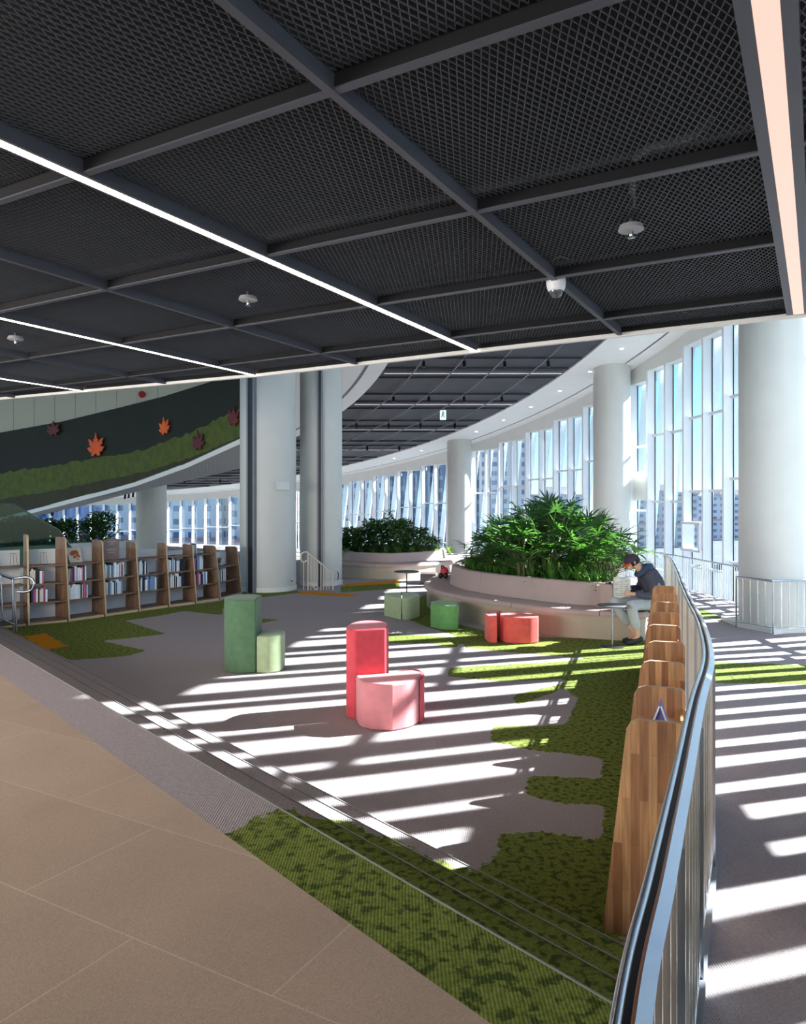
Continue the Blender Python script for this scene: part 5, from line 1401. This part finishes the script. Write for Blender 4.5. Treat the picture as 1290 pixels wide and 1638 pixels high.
# head details in the head's own tilted frame (looks left and down)
fw = Vector((-.86, 0, -.50)).normalized(); hu = Vector((-.50, 0, .86)).normalized(); sdv = Vector((0, 1, 0)); hc = Vector((HX, HY_, HZ))
def hp_(f, s, u): return hc + fw * f + sdv * s + hu * u
def shell(name, cf, rad, m, u0, par, k=20, lat=8, th=None):
    mb = MB(); vs_ = []; fs = []
    for i in range(lat + 1):
        e = R(u0 + (90 - u0) * i / lat)
        for j in range(k):
            a = 2 * math.pi * j / k; vs_.append(hp_(cf[0] + rad[0] * math.cos(e) * math.cos(a), cf[1] + rad[1] * math.cos(e) * math.sin(a), cf[2] + rad[2] * math.sin(e)))
    for i in range(lat):
        for j in range(k): fs.append((i * k + j, i * k + (j + 1) % k, (i + 1) * k + (j + 1) % k, (i + 1) * k + j))
    fs.append(tuple(range(k))[::-1]); mb.add(vs_, fs); return mb.build(name, m, par, smooth=60)
shell('hair', (-.022, 0, .012), (.098, .088, .095), M['hair'], -38, bo)
cp_ = shell('cap', (-.004, 0, .035), (.106, .094, .092), M['cap'], -8, per)
mb = MB(); vs_ = []; k = 14
for lay in (0, .006):
    for i in range(k + 1):
        a = R(-62 + 124 * i / k)
        for r0, dz in ((.088, 0), (.175 - .035 * abs(math.sin(a)) , -.022)):
            vs_.append(hp_(-.004 + r0 * math.cos(a), r0 * math.sin(a) * (.88 if r0 < .1 else .62), .028 + dz - lay))
n2 = 2 * (k + 1); fs = []
for i in range(k):
    q = (2 * i, 2 * i + 1, 2 * i + 3, 2 * i + 2); fs += [q, tuple(x + n2 for x in q[::-1]), (2 * i + 1, 2 * i + 3, 2 * i + 3 + n2, 2 * i + 1 + n2)]
mb.add(vs_, fs); mb.build('cap_brim', M['brim'], cp_, smooth=60)
for sg in (-1, 1):
    mb = MB(); mb.tube([hp_(.0, sg * .076, .012), hp_(-.012, sg * .088, .005), hp_(-.010, sg * .084, -.022), hp_(.0, sg * .074, -.030)], [.008, .012, .010, .006], 7); mb.build('ear', M['skin'], bo, smooth=80)
    mb = MB(); mb.tube([hp_(.074, sg * .030, .0), hp_(.078, sg * .030, -.001)], [.010, .008], 8); mb.build('eye', M['hair'], bo, smooth=60)
mb = MB(); mb.tube([hp_(.070, -.022, -.075), hp_(.076, 0, -.076), hp_(.070, .022, -.075)], .005, 6); mb.build('mouth', mat('lips', rgb(150, 84, 78), .6, var=.02), bo, smooth=60)
# newspaper held in both hands
c = PD(995, 941, 10.47)
t = thing('newspaper', 'folded newspaper held open by the seated person', 'newspaper', tuple(c))
rn = random.Random(4)
def sheet(x0, x1, y0, y1, z0, z1, nseg=8):
    vs_ = []; fs = []
    for i in range(nseg + 1):
        f = i / nseg
        for j in range(5):
            g = j / 4; vs_.append((x0 + (x1 - x0) * f + .015 * g, y0 + (y1 - y0) * f + .012 * math.sin(f * 6 + g * 2), z0 + (z1 - z0) * g + .008 * math.sin(f * 9 + 1)))
    for i in range(nseg):
        for j in range(4): fs.append((i * 5 + j, (i + 1) * 5 + j, (i + 1) * 5 + j + 1, i * 5 + j + 1))
    N_ = len(vs_); vs_ += [(x, y + .003, z) for x, y, z in vs_]; fs += [tuple(q + N_ for q in f[::-1]) for f in fs]
    return vs_, fs
mb = MB(); mb.add(*sheet(c.x - .12, c.x + .13, 10.46, 10.50, .645, .915)); mb.build('front_sheet', M['paper'], t, smooth=60)
mb = MB(); mb.add(*sheet(c.x - .13, c.x + .125, 10.47, 10.60, .65, .925)); mb.build('back_sheet', M['paper'], t, smooth=60)
mb = MB()
for r_ in range(9):
    for q in range(3):
        if rn.random() < .85: mb.box((c.x - .075 + q * .07, 10.462 + .004 * q, .675 + r_ * .025), (.055, .0012, .008))
mb.build('print_lines', mat('newsprint_ink', rgb(150, 146, 140), .8, var=.1), t)

# ------------------------------------------------------------------ outside: ground and town
def facade_mat(name, wall, win, bw, rh, ms):
    m = bpy.data.materials.new(name); m.use_nodes = True; nt = m.node_tree; N = nt.nodes.new; L = nt.links.new; b = nt.nodes['Principled BSDF']; b.inputs['Roughness'].default_value = .7
    tc = N('ShaderNodeTexCoord'); sp = N('ShaderNodeSeparateXYZ'); L(tc.outputs['Object'], sp.inputs[0]); ad = N('ShaderNodeMath'); ad.operation = 'ADD'; L(sp.outputs[0], ad.inputs[0]); L(sp.outputs[1], ad.inputs[1])
    cb = N('ShaderNodeCombineXYZ'); L(ad.outputs[0], cb.inputs[0]); L(sp.outputs[2], cb.inputs[1])
    br = N('ShaderNodeTexBrick'); L(cb.outputs[0], br.inputs['Vector']); br.offset = 0.0; br.inputs['Scale'].default_value = 1
    br.inputs['Brick Width'].default_value = bw; br.inputs['Row Height'].default_value = rh; br.inputs['Mortar Size'].default_value = ms; br.inputs['Mortar Smooth'].default_value = 0
    br.inputs['Color1'].default_value = win; br.inputs['Color2'].default_value = tuple(min(1, c * 1.8) for c in win[:3]) + (1,); br.inputs['Mortar'].default_value = wall
    L(br.outputs['Color'], b.inputs['Base Color']); return m
FM = [facade_mat('apartment_white', rgb(214, 216, 222), rgb(92, 110, 136), 3.4, 3.0, .85), facade_mat('office_blue', rgb(120, 150, 190), rgb(70, 100, 150), 3.0, 3.4, .35),
      facade_mat('tower_grey', rgb(122, 134, 152), rgb(52, 64, 84), 2.4, 3.0, .5), facade_mat('apartment_cream', rgb(206, 200, 196), rgb(110, 120, 138), 3.0, 2.8, .7)]
M['outground'] = mat('street_ground', rgb(72, 80, 86), .9, var=.15, vscale=.05)
M['roofcap'] = mat('roof_parapet', rgb(196, 190, 188), .8, var=.05)
mb = MB(); mb.box((0, 150, -16.2), (900, 700, .4)); struct(mb.build('floor_outside', M['outground']))
BL = [(-92, 200, 26, 18, 14, 1, 'blue glazed low block'), (-66, 190, 16, 16, 9, 0, 'white mid-rise block'), (-50, 175, 17, 14, 24, 0, 'white apartment slab'), (-31, 170, 14, 14, 30, 3, 'cream apartment block'),
      (-12, 210, 14, 16, 36, 0, 'white apartment tower'), (2, 170, 10, 12, 30, 2, 'grey tower'), (14, 190, 10, 12, 44, 2, 'taller grey tower'), (30, 230, 16, 16, 30, 3, 'cream tower'),
      (56, 300, 30, 16, 4, 0, 'long low white block'), (100, 300, 34, 16, 5, 3, 'cream slab'), (150, 360, 40, 20, 4, 0, 'far white slab'), (-120, 230, 30, 20, 20, 3, 'cream slab'),
      (120, 210, 26, 16, 2, 1, 'low blue block')]
for i, (x, y, w, d, top, mi, nm) in enumerate(BL):
    t = thing('building', '%s seen through the windows, %s' % (nm, ['at the far left', 'left of the cream column', 'right of the cream column', 'just left of the thick column', 'behind the thick column', 'behind the farther planter', 'left of the far column', 'behind the far column', 'behind the palms', 'behind the near window column', 'far right', 'at the left edge', 'low at the right'][i]), 'building', (x, y, -16))
    h = top + 16
    m1 = MB(); m1.box((x, y, -16 + h / 2), (w, d, h)); m1.build('walls', FM[mi], t)
    m1 = MB(); m1.box((x, y, top + .5), (w + .8, d + .8, 1.0)); m1.build('parapet', M['roofcap'], t)
    m1 = MB(); m1.box((x + w * .2, y, top + 2.5), (w * .25, d * .4, 3.2)); m1.build('stair_head', M['roofcap'], t)
    m1 = MB(); m1.box((x, y - d / 2 - .5, -6.5), (w + .4, 1.2, .8)); m1.build('canopy_band', mat('band_%d' % i, rgb(190, 150, 150), .7, var=.05), t)
